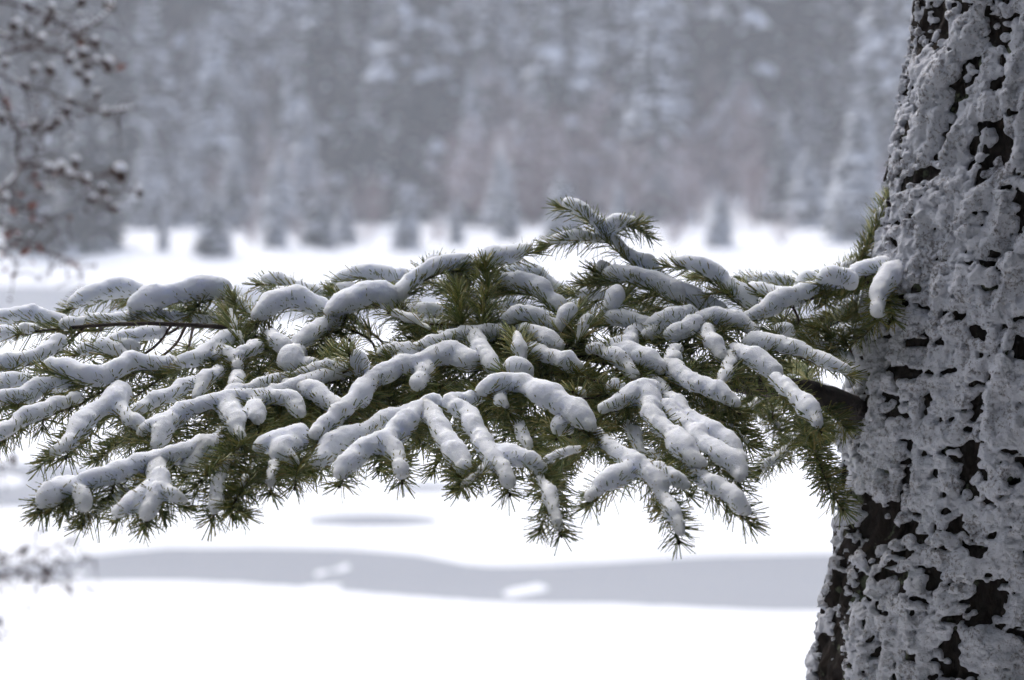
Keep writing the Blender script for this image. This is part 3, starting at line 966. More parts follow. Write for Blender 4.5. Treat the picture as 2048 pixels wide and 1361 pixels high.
S(65, [(1730, 650), (1690, 668), (1640, 710)], 7, d=.12, n=1.3)
S(65, [(1700, 720), (1650, 700), (1600, 668)], 8, d=.14, n=1.3)
S(66, [(1500, 612), (1470, 582), (1432, 550), (1390, 528), (1346, 522)], (17, 19), d=.0)
S(66, [(1485, 600), (1440, 585), (1420, 590)], 4, s=0)
# --- upright sprig
S(67, [(1440, 625), (1385, 598), (1335, 568), (1300, 540), (1262, 512), (1225, 480)], (22, 16), d=.02, n=1.2)
S(67, [(1210, 468), (1180, 432), (1150, 412), (1136, 408)], (10, 16), d=.02, n=1.2)
S(67, [(1200, 475), (1232, 448), (1268, 440)], (10, 15), d=.02, n=1.2)
S(67, [(1205, 480), (1150, 474), (1102, 482)], (6, 11), d=.0, n=1.2)
S(68, [(1350, 588), (1300, 566), (1260, 552), (1216, 548)], (20, 19), d=-.02, n=1.2)
S(68, [(1230, 545), (1200, 538)], 12)
S(68, [(1240, 560), (1200, 568), (1172, 566)], 5, n=1.3)
S(68, [(1230, 590), (1180, 590), (1152, 586)], 9, d=.06, n=1.3)
S(69, [(1215, 635), (1232, 605), (1240, 590)], (6, 21), f=.04, n=1.2)
S(69, [(1120, 668), (1132, 636), (1142, 620)], (6, 21), f=.04, n=1.2)
S(69, [(1150, 690), (1166, 655), (1178, 640)], (5, 13), f=.03, n=1.2)
S(69, [(1310, 625), (1278, 612)], 13, d=.1)
# --- top centre
S(70, [(1125, 622), (1092, 590), (1050, 566), (1002, 568)], (20, 21))
S(70, [(1110, 575), (1060, 545), (1010, 545)], (16, 14), d=.07)
S(71, [(1105, 652), (1055, 630), (1012, 640)], (19, 19))
S(72, [(1040, 660), (1085, 674), (1116, 692)], (17, 16))
S(73, [(1048, 745), (1042, 705), (1036, 668)], (7, 16), f=.04, n=1.2)
S(73, [(1042, 745), (1028, 738)], 21, d=-.03)
S(74, [(955, 682), (966, 700), (990, 742)], (21, 15))
S(75, [(1000, 668), (930, 670), (885, 682), (840, 694), (790, 700), (750, 708)], (17, 12))
S(76, [(962, 655), (972, 600), (975, 560), (971, 532)], (4, 5), s=0, n=1.7, d=-.02)
S(76, [(950, 530), (975, 516), (1015, 512), (1056, 498)], (20, 14), d=.02)
S(76, [(925, 655), (918, 610), (914, 572)], (4, 4), s=0, n=1.7, d=-.02)
S(76, [(950, 540), (908, 562)], (22, 20), d=.0)
S(77, [(795, 600), (815, 572), (850, 548), (900, 530), (935, 524)], (15, 17))
S(78, [(850, 552), (800, 556), (755, 549), (710, 547), (672, 560)], (16, 17), d=.05)
S(78, [(845, 545), (860, 528), (878, 522)], (8, 9), d=.08)
S(79, [(650, 595), (605, 580), (562, 562), (526, 560)], (15, 15), d=.05)
S(79, [(590, 592), (558, 585)], 13)
S(80, [(640, 615), (590, 597), (545, 610), (508, 634)], (22, 22), f=.03)
S(81, [(775, 602), (740, 590), (700, 602), (662, 622)], (24, 24), f=.03)
S(81, [(720, 600), (680, 584)], (16, 17), d=.05)
S(82, [(680, 640), (645, 650), (615, 678), (598, 698)], (18, 17))
S(83, [(540, 668), (562, 690), (578, 705)], 14)
S(84, [(590, 712), (578, 732)], 23)
S(84, [(580, 735), (635, 728)], (16, 10))
S(85, [(920, 692), (870, 664), (830, 642), (790, 626)], (4, 9), n=.4, b=3)
S(85, [(930, 650), (880, 655), (820, 655)], (13, 10), d=.1)
S(86, [(722, 760), (712, 714)], (6, 19), f=.06, n=1.3)
S(86, [(665, 740), (672, 705)], 4, s=0, n=1.3)
S(87, [(820, 715), (795, 706)], 20)
S(87, [(815, 730), (790, 728)], 13)
S(88, [(486, 694), (474, 660), (460, 622)], (5, 9), n=1.3)
S(88, [(500, 630), (478, 602)], (6, 11), n=1.2)
S(89, [(880, 620), (850, 625), (815, 615)], 14, d=.14)
S(89, [(1010, 610), (1035, 620)], 14, d=.12)
# --- soft sprays hanging behind the main branch near the trunk
S(90, [(1530, 770), (1540, 830), (1590, 880), (1680, 870)], 6, d=.55, s=.6, n=1.4)
S(90, [(1590, 880), (1560, 910), (1525, 935)], 7, d=.5, s=.6, n=1.4)
S(90, [(1640, 870), (1660, 855), (1705, 880)], 6, d=.5, n=1.4)
S(90, [(1530, 790), (1480, 830), (1440, 850)], 6, d=.45, n=1.4)
S(91, [(1598, 830), (1628, 900), (1655, 968), (1682, 1016)], (5, 5), s=0, d=.18, n=1.5)
S(91, [(1620, 800), (1650, 820), (1690, 855)], 5, s=0, d=.3, n=1.4)
S(92, [(1390, 800), (1450, 840), (1500, 890)], (6, 5), d=.06, n=1.4)
S(93, [(260, 870), (220, 900), (195, 920)], 5, d=.45, s=0, n=1.4)
S(93, [(1160, 890), (1120, 940), (1095, 985)], 5, d=.35, s=0, n=1.4)

# green undergrowth of the branch: older twigs behind and below the snowy ones
fz = random.Random(21)
for k in range(24):
    x0 = fz.uniform(520, 1480)
    lo_ = 640 + 30 * (x0 < 500); hi_ = float(np.interp(x0, [0, 300, 700, 1100, 1400, 1650], [830, 900, 860, 860, 850, 800]))
    y0 = fz.uniform(lo_, hi_)
    sg_ = -1 if x0 < 1000 else (1 if x0 > 1250 else fz.choice((-1, 1)))
    l_ = fz.uniform(70, 130)
    S(200 + k, [(x0, y0), (x0 + sg_ * l_ * 0.5, y0 + fz.uniform(0, 25)), (x0 + sg_ * l_, y0 + fz.uniform(15, 60))], fz.choice((4, 5, 7, 9)), s=fz.choice((0, 0, 1)), d=fz.uniform(.07, .17), n=1.1)

# main skeleton
def poly(pts):
    return catmull([P(*p) for p in pts], 0.012)
MAIN = poly([(1790, 880, 3.72), (1730, 838, 3.67), (1690, 812, 3.63), (1640, 792, 3.58), (1580, 778, 3.54), (1500, 770, 3.52), (1400, 748, 3.52), (1250, 722, 3.52), (1080, 700, 3.53),
             (900, 712, 3.56), (700, 715, 3.56), (560, 690, 3.54), (470, 660, 3.5), (400, 652, 3.5), (300, 648, 3.5), (200, 651, 3.5), (100, 661, 3.5), (40, 670, 3.5), (-70, 695, 3.48)])
UPPER = poly([(1850, 545, 3.72), (1790, 548, 3.66), (1745, 552, 3.62), (1712, 560, 3.60), (1644, 587, 3.58), (1595, 604, 3.56), (1530, 625, 3.54), (1460, 655, 3.52), (1390, 690, 3.52), (1320, 715, 3.52)])
SKEL = np.vstack([MAIN[int(len(MAIN) * 0.13):], UPPER[int(len(UPPER) * 0.15):]])

def arclen(c):
    return np.concatenate([[0], np.cumsum(np.linalg.norm(np.diff(c, axis=0), axis=1))])
g_ = Geo()
al = arclen(MAIN) / arclen(MAIN)[-1]
tube(g_, MAIN, np.interp(al, [0, .035, .055, .085, .15, .3, .45, .6, .75, 0.9, 1], [.060, .040, .029, .0215, .0175, .013, .0075, .0048, .0034, .0026, .0016]), 14, 0, 0.16, 3)
BR = link('branch', g_.mesh('main_branch', [M_BRANCH]), FIR, label='thick dark branch leaving the trunk')
g_ = Geo()
al = arclen(UPPER) / arclen(UPPER)[-1]
tube(g_, UPPER, np.interp(al, [0, .2, 1], [.0085, .0055, .0025]), 8, 0, 0.15, 5)
link('branch', g_.mesh('upper_branch', [M_BRANCH]), FIR, label='thin upper branch leaving the trunk')

def needles(geo, c, dens, L=0.033, tip=True, rnd=rng, wd=0.00100, skip=0.0):
    """needles round an axis polyline c (base -> tip)"""
    s = arclen(c)
    tot = s[-1]
    if tot < 0.006:
        return
    n = int(tot * 1000 * 1.8 * dens)
    if n < 4:
        return
    pos = np.sort(rnd.uniform(skip * tot, tot, n))
    t = tangents(c)
    B = np.stack([np.interp(pos, s, c[:, k]) for k in range(3)], -1)
    D = np.stack([np.interp(pos, s, t[:, k]) for k in range(3)], -1)
    D /= np.linalg.norm(D, axis=1, keepdims=True)
    if tip:
        m = max(7, int(9 * dens))
        B = np.vstack([B, np.repeat(c[-1:], m, 0) - np.repeat(t[-1:], m, 0) * rnd.uniform(0, 0.006, (m, 1))])
        D = np.vstack([D, np.repeat(t[-1:], m, 0)])
        pos = np.concatenate([pos, np.full(m, tot)])
        n += m
    up = np.tile(np.array([0, 0, 1.0]), (n, 1))
    N = up - (up * D).sum(1, keepdims=True) * D
    ln = np.linalg.norm(N, axis=1, keepdims=True)
    N = np.where(ln > 0.25, N / (ln + 1e-9), np.cross(D, np.array([1.0, 0.2, 0])))
    N /= np.linalg.norm(N, axis=1, keepdims=True) + 1e-9
    Sd = np.cross(D, N)
    ph = rnd.uniform(0, 2 * math.pi, n)
    sidew = rnd.random(n) < 0.6                       # more to the sides
    ph = np.where(sidew, rnd.choice([-1, 1], n) * np.radians(rnd.normal(64, 25, n)), ph)
    a = np.radians(rnd.normal(60, 11, n))
    tp = np.clip((tot - pos) / 0.018, 0, 1)
    a = a * (0.72 + 0.28 * tp) + np.radians(rnd.normal(0, 7, n)) * (1 - tp)
    dirn = np.cos(a)[:, None] * D + np.sin(a)[:, None] * (np.cos(ph)[:, None] * N + np.sin(ph)[:, None] * Sd)
    ll = L * rnd.uniform(0.72, 1.15, n) * (0.8 + 0.2 * tp)
    ll *= np.where(np.cos(ph) > 0.80, 0.72, 1.0)
    bend = D * rnd.uniform(0.0, 0.22, (n, 1)) + np.array([0, 0, -1]) * rnd.uniform(-0.05, 0.12, (n, 1)) + rnd.normal(0, 0.05, (n, 3))
    dirn = dirn + bend * 0.5
    dirn /= np.linalg.norm(dirn, axis=1, keepdims=True)
    p0 = B
    p1 = B + dirn * ll[:, None]
    w1 = np.cross(dirn, D); w1 /= np.linalg.norm(w1, axis=1, keepdims=True) + 1e-9
    w2 = np.cross(dirn, w1)
    tw_ = rnd.uniform(-0.9, 0.9, (n, 1))
    w1, w2 = w1 * np.cos(tw_) + w2 * np.sin(tw_), w2 * np.cos(tw_) - w1 * np.sin(tw_)
    wd = wd * rnd.uniform(0.85, 1.2, (n, 1))
    def ring(p, k):
        return [p + w1 * wd * k, p - w1 * wd * k, p + w2 * wd * 0.75 * k]
    V = np.stack(ring(p0, 0.9) + ring(p1, 0.62), 1)
    o = np.arange(n)[:, None] * 6
    quads = [np.concatenate([o + k, o + (k + 1) % 3, o + 3 + (k + 1) % 3, o + 3 + k], 1) for k in range(3)]
    tris = [np.concatenate([o + 3, o + 4, o + 5], 1)]
    geo.add(V.reshape(-1, 3), np.concatenate(tris), np.concatenate(quads))

def upperp(t):
    up = np.array([0, 0, 1.0]) + 0 * t
    n = up - (up * t).sum(1, keepdims=True) * t
    ln = np.linalg.norm(n, axis=1, keepdims=True)
    return n / np.maximum(ln, 0.2)

H_SN = 0.0027
def snow_mesh(samples, name, parent, seed):
    """samples: list of (centre, n, r) -> merged lumpy snow as one mesh"""
    C = np.array([s_[0] for s_ in samples]); R = np.array([s_[2] for s_ in samples])
    lo = (C - R[:, None]).min(0) - 0.014; hi = (C + R[:, None]).max(0) + 0.014
    dims = np.ceil((hi - lo) / H_SN).astype(int) + 1
    d = np.full(dims, 0.03, np.float32)
    k = 0.0062
    ax = [lo[m] + np.arange(dims[m]) * H_SN for m in range(3)]
    for c_, n_, r_, sv_ in samples:
        i0 = np.maximum(((c_ - r_ - 0.013 - lo) / H_SN).astype(int), 0)
        i1 = np.minimum(((c_ + r_ + 0.013 - lo) / H_SN).astype(int) + 2, dims)
        gx = ax[0][i0[0]:i1[0], None, None] - c_[0]
        gy = ax[1][None, i0[1]:i1[1], None] - c_[1]
        gz = ax[2][None, None, i0[2]:i1[2]] - c_[2]
        along = gx * n_[0] + gy * n_[1] + gz * n_[2]
        q2 = gx * gx + gy * gy + gz * gz
        # flatter than wide, flatter still underneath
        across = gx * sv_[0] + gy * sv_[1] + gz * sv_[2]
        ex = np.where(along > 0, 0.10, 1.3)
        e = (np.sqrt(q2 + along * along * ex + across * across * 0.30) - r_).astype(np.float32)
        blk = d[i0[0]:i1[0], i0[1]:i1[1], i0[2]:i1[2]]
        hmix = np.clip(0.5 + 0.5 * (blk - e) / k, 0, 1)
        np.copyto(blk, blk * (1 - hmix) + e * hmix - k * hmix * (1 - hmix))
    nr = np.argwhere(np.abs(d) < 0.011)
    p = lo + nr * H_SN
    x, y, z = p[:, 0], p[:, 1], p[:, 2]
    nn = noise(x * 34, y * 34, z * 34, seed) * 0.0042 + noise(x * 85, y * 85, z * 85, seed + 1) * 0.0012
    nn -= np.abs(noise(x * 150, y * 150, z * 150, seed + 2)) * 0.0012 + noise(x * 280, y * 280, z * 280, seed + 3) * 0.0011 - 0.0008
    d[nr[:, 0], nr[:, 1], nr[:, 2]] += nn.astype(np.float32)
    v, q = surface_nets(d, lo, H_SN)
    if len(v) == 0:
        return
    lab = np.arange(len(v))
    while True:                                   # connected lumps
        m = lab[q].min(1)
        new = lab.copy()
        for k_ in range(4):
            np.minimum.at(new, q[:, k_], m)
        new = new[new]
        if (new == lab).all():
            break
        lab = new
    for L_ in np.unique(lab):
        sel = lab[q[:, 0]] == L_
        if sel.sum() < 90:
            continue
        qq = q[sel]
        used = np.unique(qq); remap = np.full(len(v), -1); remap[used] = np.arange(len(used))
        link('snow', mesh_from(name, v[used], [remap[qq]], True, [M_SNOW]), parent)

groups = {}
for g, pts, r, o in SK:
    groups.setdefault(g, []).append((pts, r, o))
LIFT = 0.60
nfill = 0
for g in sorted(groups):
    twig, ndl, samples = Geo(), Geo(), []
    axes = []
    for si, (pts, r, o) in enumerate(groups[g]):
        px = catmull(np.array(pts, float), 6.0)
        a = arclen(px); a = a / a[-1]
        dep = dsurf(px[:, 1]) + o.get('d', 0) - a * o.get('f', 0.015) - (0.0 if len(pts) < 3 else 0.012 * np.sin(a * 3.0))
        c = np.array([P(px[k, 0], px[k, 1], dep[k]) for k in range(len(px))])
        c = catmull(c[::max(1, len(c) // 12)] if len(c) > 14 else c, 0.005)
        s = arclen(c); a = s / s[-1]
        t = tangents(c); n = upperp(t)
        rad = np.interp(a, [0, 1], r) * dsurf(np.mean(px[:, 1])) / F * 1.17
        has = o.get('s', 1)
        axis = c - n * (rad * (LIFT if has else 0))[:, None]
        # grow the tip a little out of the snow
        axis = np.vstack([axis, axis[-1] + t[-1] * (0.004 + rad[-1] * 0.55 * (1 if has else 0))])
        if has:
            big = rad.mean() > 0.006
            lum = 1.0 + 0.22 * noise1(s * 38, g * 7 + si) + 0.15 * noise1(s * 100, g * 9 + si)
            sidev = np.cross(t, n)
            wob = noise1(s * 30, g * 5 + si + 400) * 0.22 * rad
            wob2 = noise1(s * 26, g * 3 + si + 700) * 0.14 * rad
            for k in range(len(c)):
                rk = rad[k] * lum[k] * 0.95 * np.interp(a[k], [0, 0.06, 0.80, 1], [0.85, 1, 1, 0.62])
                if not big and noise1(s[k] * 60, g + 50 * si) < -0.15:
                    continue
                jit = rng.normal(0, 0.0011, 3)
                cc_ = c[k] + jit + sidev[k] * wob[k] + n[k] * wob2[k]
                samples.append((cc_, n[k], max(rk * 0.92, 0.0033), sidev[k]))
                if big and rng.random() < 0.75:
                    ang_ = rng.normal(0, 1.0)
                    rr_ = rk * rng.uniform(0.22, 0.46)
                    off = (rk * rng.uniform(0.86, 1.02) - rr_ * 0.75)
                    samples.append((cc_ + (sidev[k] * math.sin(ang_) * 0.8 + n[k] * math.cos(ang_) * 0.82) * off + t[k] * rng.uniform(-0.004, 0.004), n[k], rr_, sidev[k] * 0))
        # link to what it grows from
        base = axis[0]
        if axes:
            allp = np.vstack(axes)
            dist = np.linalg.norm(allp - base, axis=1)
            tgt = allp[np.argmin(dist)]
        else:
            dist = np.linalg.norm(SKEL - base, axis=1)
            kk = np.argmin(dist + 0.7 * np.abs(SKEL[:, 0] - (base[0] + 0.13 - 0.09 * (base[0] > 0.12))))
            tgt = SKEL[kk]
        gap_ = np.linalg.norm(tgt - base)
        if gap_ > 0.004:
            mid = (tgt + base) / 2 - t[0] * gap_ * 0.25 + np.array([0, 0, 0.0]) 
            cn = catmull([tgt, mid, base], 0.008)
            tube(twig, cn, np.linspace(0.0022 if not axes else 0.0018, 0.0015, len(cn)), 5, 0, 0.1, g)
            if gap_ > 0.03:
                needles(ndl, cn, 0.55, tip=False, skip=0.3)
        rb = 0.0019 if o.get('b') is None else 0.0022
        tube(twig, axis, np.linspace(rb, 0.0009, len(axis)), 5, 0, 0.12, g + si)
        # bud
        bt = tangents(axis)[-1]
        tube(twig, np.stack([axis[-1] - bt * 0.001, axis[-1] + bt * 0.0022, axis[-1] + bt * 0.0055]), np.array([0.0012, 0.0021, 0.0006]), 6)
        needles(ndl, axis, 1.0 * o.get('n', 1))
        axes.append(axis)
        # side shoots hanging under and beside the ridge
        L = s[-1]
        ns = int(L / 0.11 * (1 if has else 0.3) + rng.uniform(0, 0.8)) if rad.mean() > 0.007 else 0
        for q_ in range(ns):
            kk = int(rng.uniform(0.1, 0.8) * (len(axis) - 2))
            bt = tangents(axis)[kk]
            sd = np.cross(bt, np.array([0, 0, 1.0])); sd /= np.linalg.norm(sd) + 1e-9
            dr = bt * rng.uniform(0.5, 0.9) + sd * rng.choice([-1, 1]) * rng.uniform(0.5, 0.9) + np.array([0, rng.uniform(0.0, 0.35), -rng.uniform(0.0, 0.4)])
            dr /= np.linalg.norm(dr)
            l = rng.uniform(0.03, 0.065) * (0.55 if px[:, 1].max() > 860 else 1)
            tt_ = np.linspace(0, 1, 8)[:, None]
            sh = axis[kk] + dr * l * tt_ + np.array([0, 0, -0.012]) * tt_ ** 2
            tube(twig, sh, np.linspace(0.0013, 0.0008, 8), 4)
            needles(ndl, sh, 0.9, L=0.027)
            nfill += 1
    tw = link('spray', twig.mesh('spray_twigs', [M_TWIG]), FIR)
    link('needles', ndl.mesh('spray_needles', [M_NEEDLE]), tw, kind='stuff')
    if samples:
        snow_mesh(samples, 'spray_snow', tw, 100 + g * 5)

# ------------------------------------------------------------------ the fir: crown above the picture
cr, cs, cb = Geo(), Geo(), Geo()
r2 = np.random.default_rng(77)
for k in range(46):
    z = 4.8 + 10.0 * (k / 46.0) ** 1.1
    cx, cyy = trunkC(np.array([z]))
    a = k * 2.39996 + r2.uniform(-0.3, 0.3)
    L = (3.6 * (1 - (z - 4.2) / 12.5) + 0.3) * r2.uniform(0.8, 1.1)
    dv = np.array([math.cos(a), math.sin(a), 0])
    if dv[1] * 0.85 - dv[0] * 0.5 > -0.1:              # thinned towards the lake so light reaches the branch
        if z < 7.5: continue
        L *= 0.7
    tt_ = np.linspace(0, 1, 7)[:, None]
    sp = np.array([cx[0], cyy[0], z]) + dv * L * tt_ + np.array([0, 0, 1]) * L * (0.12 * tt_ - 0.17 * tt_ ** 2)
    if sp[-1][1] < 3.0:
        sp[:, 2] += 0.25
    tube(cb, sp, np.linspace(0.022, 0.005, 7) * (0.5 + L / 4), 5)
    nb = int(14 + L * 9)
    for b in range(nb):
        t = r2.uniform(0.12, 1.0)
        p = np.array([np.interp(t, tt_[:, 0], sp[:, m]) for m in range(3)])
        aa = a + r2.choice([-1, 1]) * r2.uniform(0.35, 1.2) * (0.4 if t > 0.93 else 1)
        l = r2.uniform(0.25, 0.7) * (1.15 - 0.6 * t) * (0.5 + L / 5)
        d1 = np.array([math.cos(aa), math.sin(aa), r2.uniform(-0.35, 0.02)]); nx = np.array([-math.sin(aa), math.cos(aa), 0])
        w_ = r2.uniform(0.045, 0.085)
        def pt(u_, s_, h_):
            return p + d1 * l * u_ + nx * w_ * s_ + np.array([0, 0, h_ - 0.25 * w_ * abs(s_)])
        sg = [pt(0, .3, 0), pt(0, -.3, 0), pt(.4, -1, 0), pt(.75, -.8, 0), pt(1.05, 0, 0), pt(.75, .8, 0), pt(.4, 1, 0), pt(.4, 0, .008)]
        cr.add(sg, [[0, 1, 7], [1, 2, 7], [2, 3, 7], [3, 4, 7], [4, 5, 7], [5, 6, 7], [6, 0, 7]])
        if r2.random() < 0.85:
            st = [pt(.05, .2, .004), pt(.05, -.2, .004), pt(.4, -.6, .004), pt(.75, -.5, .004), pt(1, 0, .004), pt(.75, .5, .004), pt(.4, .6, .004), pt(.35, 0, .04), pt(.75, 0, .035)]
            cs.add(st, [[0, 1, 7], [1, 2, 7], [2, 3, 7], [3, 8, 7], [3, 4, 8], [4, 5, 8], [5, 7, 8], [5, 6, 7], [6, 0, 7]])
crown = link('crown', cr.mesh('fir_crown', [M_FGREEN], False), FIR)
link('boughs', cb.mesh('fir_boughs', [M_BRANCH]), crown)
link('snow', cs.mesh('fir_crown_snow', [M_FSNOW]), crown)

# ------------------------------------------------------------------ alder shrub at the left edge
def blob(geo, c, r, squash=1.0, seed=0, mat=0, n=7, m=5, bumpy=0.2):
    th_ = np.linspace(0, 2 * math.pi, n, endpoint=False); ph_ = np.linspace(0.25, math.pi - 0.25, m)
    T_, Q_ = np.meshgrid(th_, ph_)
    rr_ = r * (1 + bumpy * noise(T_ * 1.7 + seed, Q_ * 2.1, seed * 0.37, 8))
    v = np.stack([np.cos(T_) * np.sin(Q_) * rr_, np.sin(T_) * np.sin(Q_) * rr_, np.cos(Q_) * rr_ * squash], -1).reshape(-1, 3)
    v = np.vstack([v, [[0, 0, r * squash]], [[0, 0, -r * squash]]]) + np.asarray(c)
    i = np.arange(m - 1)[:, None] * n; j = np.arange(n)[None, :]; j2 = (j + 1) % n
    q = np.stack([i + j, i + n + j, i + n + j2, i + j2], -1).reshape(-1, 4)
    k = np.arange(n)
    t1 = np.stack([np.full(n, m * n), k, (k + 1) % n], -1)
    t2 = np.stack([np.full(n, m * n + 1), (m - 1) * n + (k + 1) % n, (m - 1) * n + k], -1)
    geo.add(v, np.vstack([t1, t2]), q, mat)

def shrub(label, depth, branches, cones, leaves, stems, seed, base_px):
    r = np.random.default_rng(seed)
    bpt = P(base_px[0], base_px[1], depth)
    bz = float(height(np.array([bpt[0]]), np.array([bpt[1]]))[0])
    e = empty('alder_shrub', (bpt[0], bpt[1], bz), label=label, category='shrub')
    bg_, cg, sg, lg = Geo(), Geo(), Geo(), Geo()
    for st in stems:
        pts = [np.array([bpt[0], bpt[1], bz - 0.1])] + [P(x, y, depth + dd) for (x, y, dd) in st]
        c = catmull(pts, 0.05)
        tube(bg_, c, np.linspace(0.018, 0.006, len(c)), 6, 0, 0.1, seed)
    curves = []
    for (pts, w0) in branches:
        d0 = depth + r.uniform(-0.25, 0.35)
        c = catmull([P(x, y, d0 + 0.02 * i) for i, (x, y) in enumerate(pts)], 0.02)
        c = c + np.stack([noise1(arclen(c) * 9, seed + k + len(curves)) * 0.006 for k in range(3)], -1)
        w0 = w0 * 1.7
        tube(bg_, c, np.linspace(w0, w0 * 0.45, len(c)), 5, 0, 0.15, seed)
        curves.append(c)
        # snow lying along parts of the twig
        for k in range(2, len(c) - 2):
            if noise1(arclen(c)[k] * 14, seed + 3) > 0.4:
                blob(sg, c[k] + np.array([0, 0, w0 * 1.3]), w0 * 1.6, 0.75, k, n=6, m=4)
        # fine twigs
        for k in range(int(len(c) * 0.9)):
            p = c[r.integers(1, len(c))]
            dv = r.normal(0, 1, 3) * np.array([1, 0.6, 0.8]); dv /= np.linalg.norm(dv)
            l = r.uniform(0.04, 0.13)
            f = np.stack([p, p + dv * l * 0.5 + r.normal(0, 0.006, 3), p + dv * l + np.array([0, 0, -0.02])])
            tube(bg_, f, np.array([0.0023, 0.0019, 0.0014]), 4)
            if r.random() < 0.16:
                blob(cg, f[-1], 0.0055, 1.5, k, n=6, m=4)
                if r.random() < 0.6:
                    blob(sg, f[-1] + np.array([0, 0, 0.006]), 0.007, 0.8, k, n=6, m=4)
    allc = np.vstack(curves)
    for k, (x, y, sz) in enumerate(cones):
        p = P(x, y, depth)
        nr_ = allc[np.argmin(np.linalg.norm((allc - p) * np.array([1, 0.3, 1]), axis=1))]
        p = p + np.array([0, nr_[1] - p[1], 0]) * 0.6
        tube(bg_, np.stack([nr_, (nr_ + p) / 2 + np.array([0, 0, 0.006]), p]), np.array([0.0026, 0.0022, 0.002]), 4)
        for m_ in range(3):
            blob(cg, p + r.normal(0, 0.005 * sz, 3), 0.0092 * sz, 1.25, k * 3 + m_, n=7, m=5, bumpy=0.35)
        blob(sg, p + np.array([0.003, 0, 0.014 * sz]), 0.0128 * sz, 0.75, k, n=8, m=5)
    for k, (x, y) in enumerate(leaves):
        p = P(x, y, depth + r.uniform(-0.2, 0.3))
        u_ = r.normal(0, 1, 3); u_ /= np.linalg.norm(u_); w_ = np.cross(u_, r.normal(0, 1, 3)); w_ /= np.linalg.norm(w_)
        l = r.uniform(0.016, 0.03)
        nr_ = allc[np.argmin(np.linalg.norm((allc - p) * np.array([1, 0.3, 1]), axis=1))]
        tube(bg_, np.stack([nr_, (nr_ + p) / 2, p]), np.array([0.0012, 0.001, 0.0008]), 4)
        v = [p - u_ * l, p + w_ * l * 0.45, p + u_ * l, p - w_ * l * 0.45, p + np.cross(u_, w_) * l * 0.25]
        lg.add(v, [[0, 1, 4], [1, 2, 4], [2, 3, 4], [3, 0, 4]])
    br = link('branches', bg_.mesh('shrub_branches', [M_SHRUB]), e)
    link('cones', cg.mesh('shrub_cones', [M_CONE]), e, kind='stuff')
    link('snow', sg.mesh('shrub_snow', [M_SNOW]), e, kind='stuff')
    if leaves:
        link('withered_leaves', lg.mesh('shrub_leaves', [M_REDLEAF], False), e, kind='stuff')

BRS = [([(-120, -10), (30, 12), (100, 40), (150, 72), (190, 90)], .0035), ([(-100, 118), (0, 112), (60, 96), (110, 100), (160, 112), (212, 126)], .0045),
       ([(-60, 128), (0, 150), (45, 172), (100, 186), (140, 204), (205, 222), (285, 216)], .003), ([(-40, 120), (0, 186), (15, 230), (35, 275), (42, 325), (80, 330), (115, 340), (165, 354), (232, 348)], .0048),
       ([(80, 332), (135, 345), (180, 372), (225, 384), (268, 382)], .0025), ([(115, 340), (165, 362), (195, 398), (222, 420)], .0025),
       ([(-70, 380), (10, 448), (50, 480), (88, 500), (140, 522)], .003), ([(45, 325), (30, 352), (5, 375), (-60, 400)], .003),
       ([(-60, 470), (0, 500), (35, 530), (22, 560)], .0025), ([(45, 172), (72, 215), (80, 250), (95, 300)], .002), ([(-80, 20), (0, 70), (60, 75), (120, 62)], .003),
       ([(-60, 200), (20, 250), (70, 300), (65, 360)], .0025), ([(100, 186), (118, 220), (100, 258)], .002), ([(150, 72), (190, 45), (225, 10), (235, -30)], .0025),
       ([(60, 500), (120, 512), (160, 545), (165, 580)], .0015), ([(-60, 330), (10, 400), (70, 430), (140, 436)], .002)]
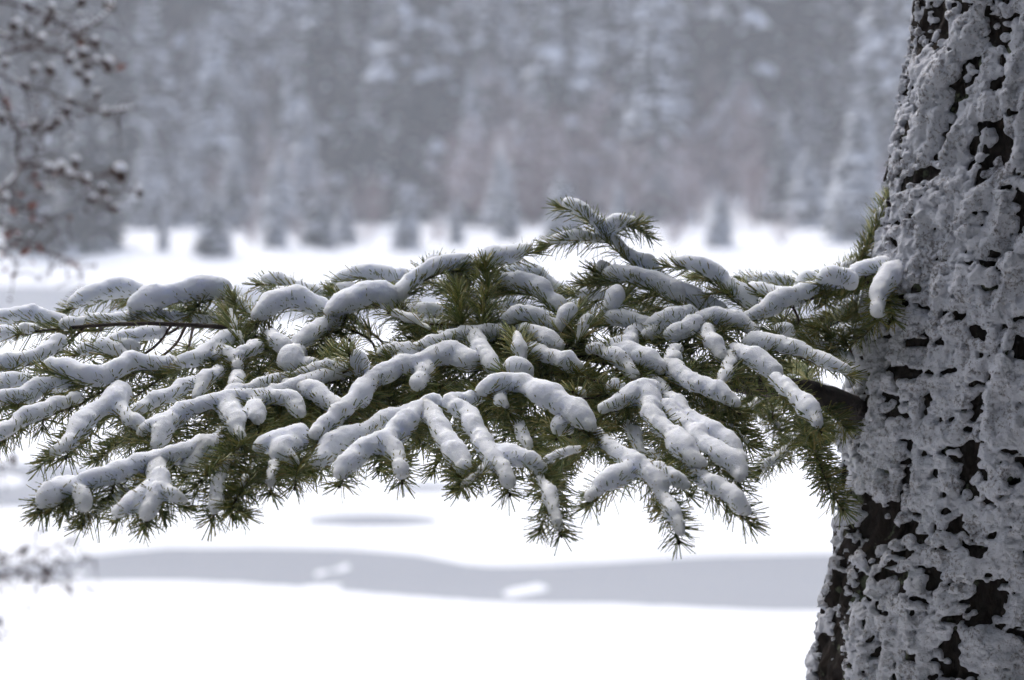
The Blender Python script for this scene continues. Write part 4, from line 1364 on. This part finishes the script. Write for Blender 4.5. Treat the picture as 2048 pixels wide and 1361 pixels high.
CON = [(165, 5, 1), (225, 16, 1.2), (105, 20, 1), (95, 40, 1), (30, 55, 1.3), (50, 68, 1), (80, 80, 1), (147, 68, 1), (165, 82, 1.3), (187, 86, 1), (160, 106, 1.1), (132, 118, 1.1), (162, 126, 1),
       (98, 140, 1), (148, 143, 1), (165, 156, 1.1), (207, 130, 1.4), (67, 140, .9), (48, 172, 1), (135, 200, 1), (188, 188, .9), (137, 225, 1), (122, 245, 1), (100, 258, 1), (68, 255, 1.2), (203, 226, 1),
       (231, 348, 1.7), (115, 336, 1.2), (142, 325, 1.1), (165, 362, 1.1), (195, 382, 1.1), (267, 383, 1), (221, 420, .9), (175, 400, .9), (80, 378, .9), (25, 400, 1), (5, 240, 1.2), (10, 130, 1.1), (60, 15, 1.1)]
LEA = [(235, 125), (242, 135), (228, 118), (65, 410), (25, 422), (65, 437), (140, 435), (50, 505), (80, 496), (35, 465), (15, 470), (65, 525), (25, 550), (140, 525), (150, 530), (70, 350), (75, 370), (165, 78), (158, 88),
       (20, 215), (12, 200), (45, 250), (5, 510), (30, 490), (10, 540), (110, 345), (60, 360), (0, 380), (40, 390)]
shrub('leaning alder shrub with snow capped cones and red withered leaves at the upper left edge', 7.8, BRS, CON, LEA,
      [[(-330, 900, 0), (-240, 400, .1), (-150, 100, 0), (-100, -200, 0)], [(-300, 900, .2), (-160, 500, .2), (-70, 380, 0), (-60, 120, 0), (-120, -100, 0)]], 91, (-380, 1700))
BR2 = [([(-160, 1190), (-40, 1168), (20, 1142), (60, 1122), (130, 1086), (158, 1068)], .0022), ([(-120, 1160), (-20, 1156), (60, 1150), (100, 1156), (146, 1176), (172, 1172)], .0018), ([(-100, 1150), (-20, 1132), (35, 1110), (55, 1100)], .0018),
       ([(40, 1130), (62, 1095), (76, 1066)], .0012), ([(60, 1125), (130, 1125), (190, 1112)], .001), ([(-160, 985), (-40, 950), (8, 930)], .002), ([(-130, 1290), (-30, 1255), (8, 1238)], .002), ([(-60, 1100), (-10, 1075), (4, 1062)], .0015)]
CO2 = [(35, 1112, .8), (40, 1104, .8), (100, 1132, 1), (106, 1138, .9), (65, 1155, .9), (97, 1158, .9), (145, 1176, .8), (75, 1070, .6), (148, 1076, .6), (5, 932, 1.2), (4, 1240, 1), (20, 1262, .5), (48, 1132, .7)]
shrub('low bare alder twigs with dark seed cones at the lower left edge', 8.6, BR2, CO2, [], [[(-300, 1300, 0), (-160, 1190, 0), (-110, 1150, 0)], [(-260, 1400, 0), (-190, 1200, 0), (-160, 985, 0)]], 93, (-330, 1650))
print('side shoots', nfill)
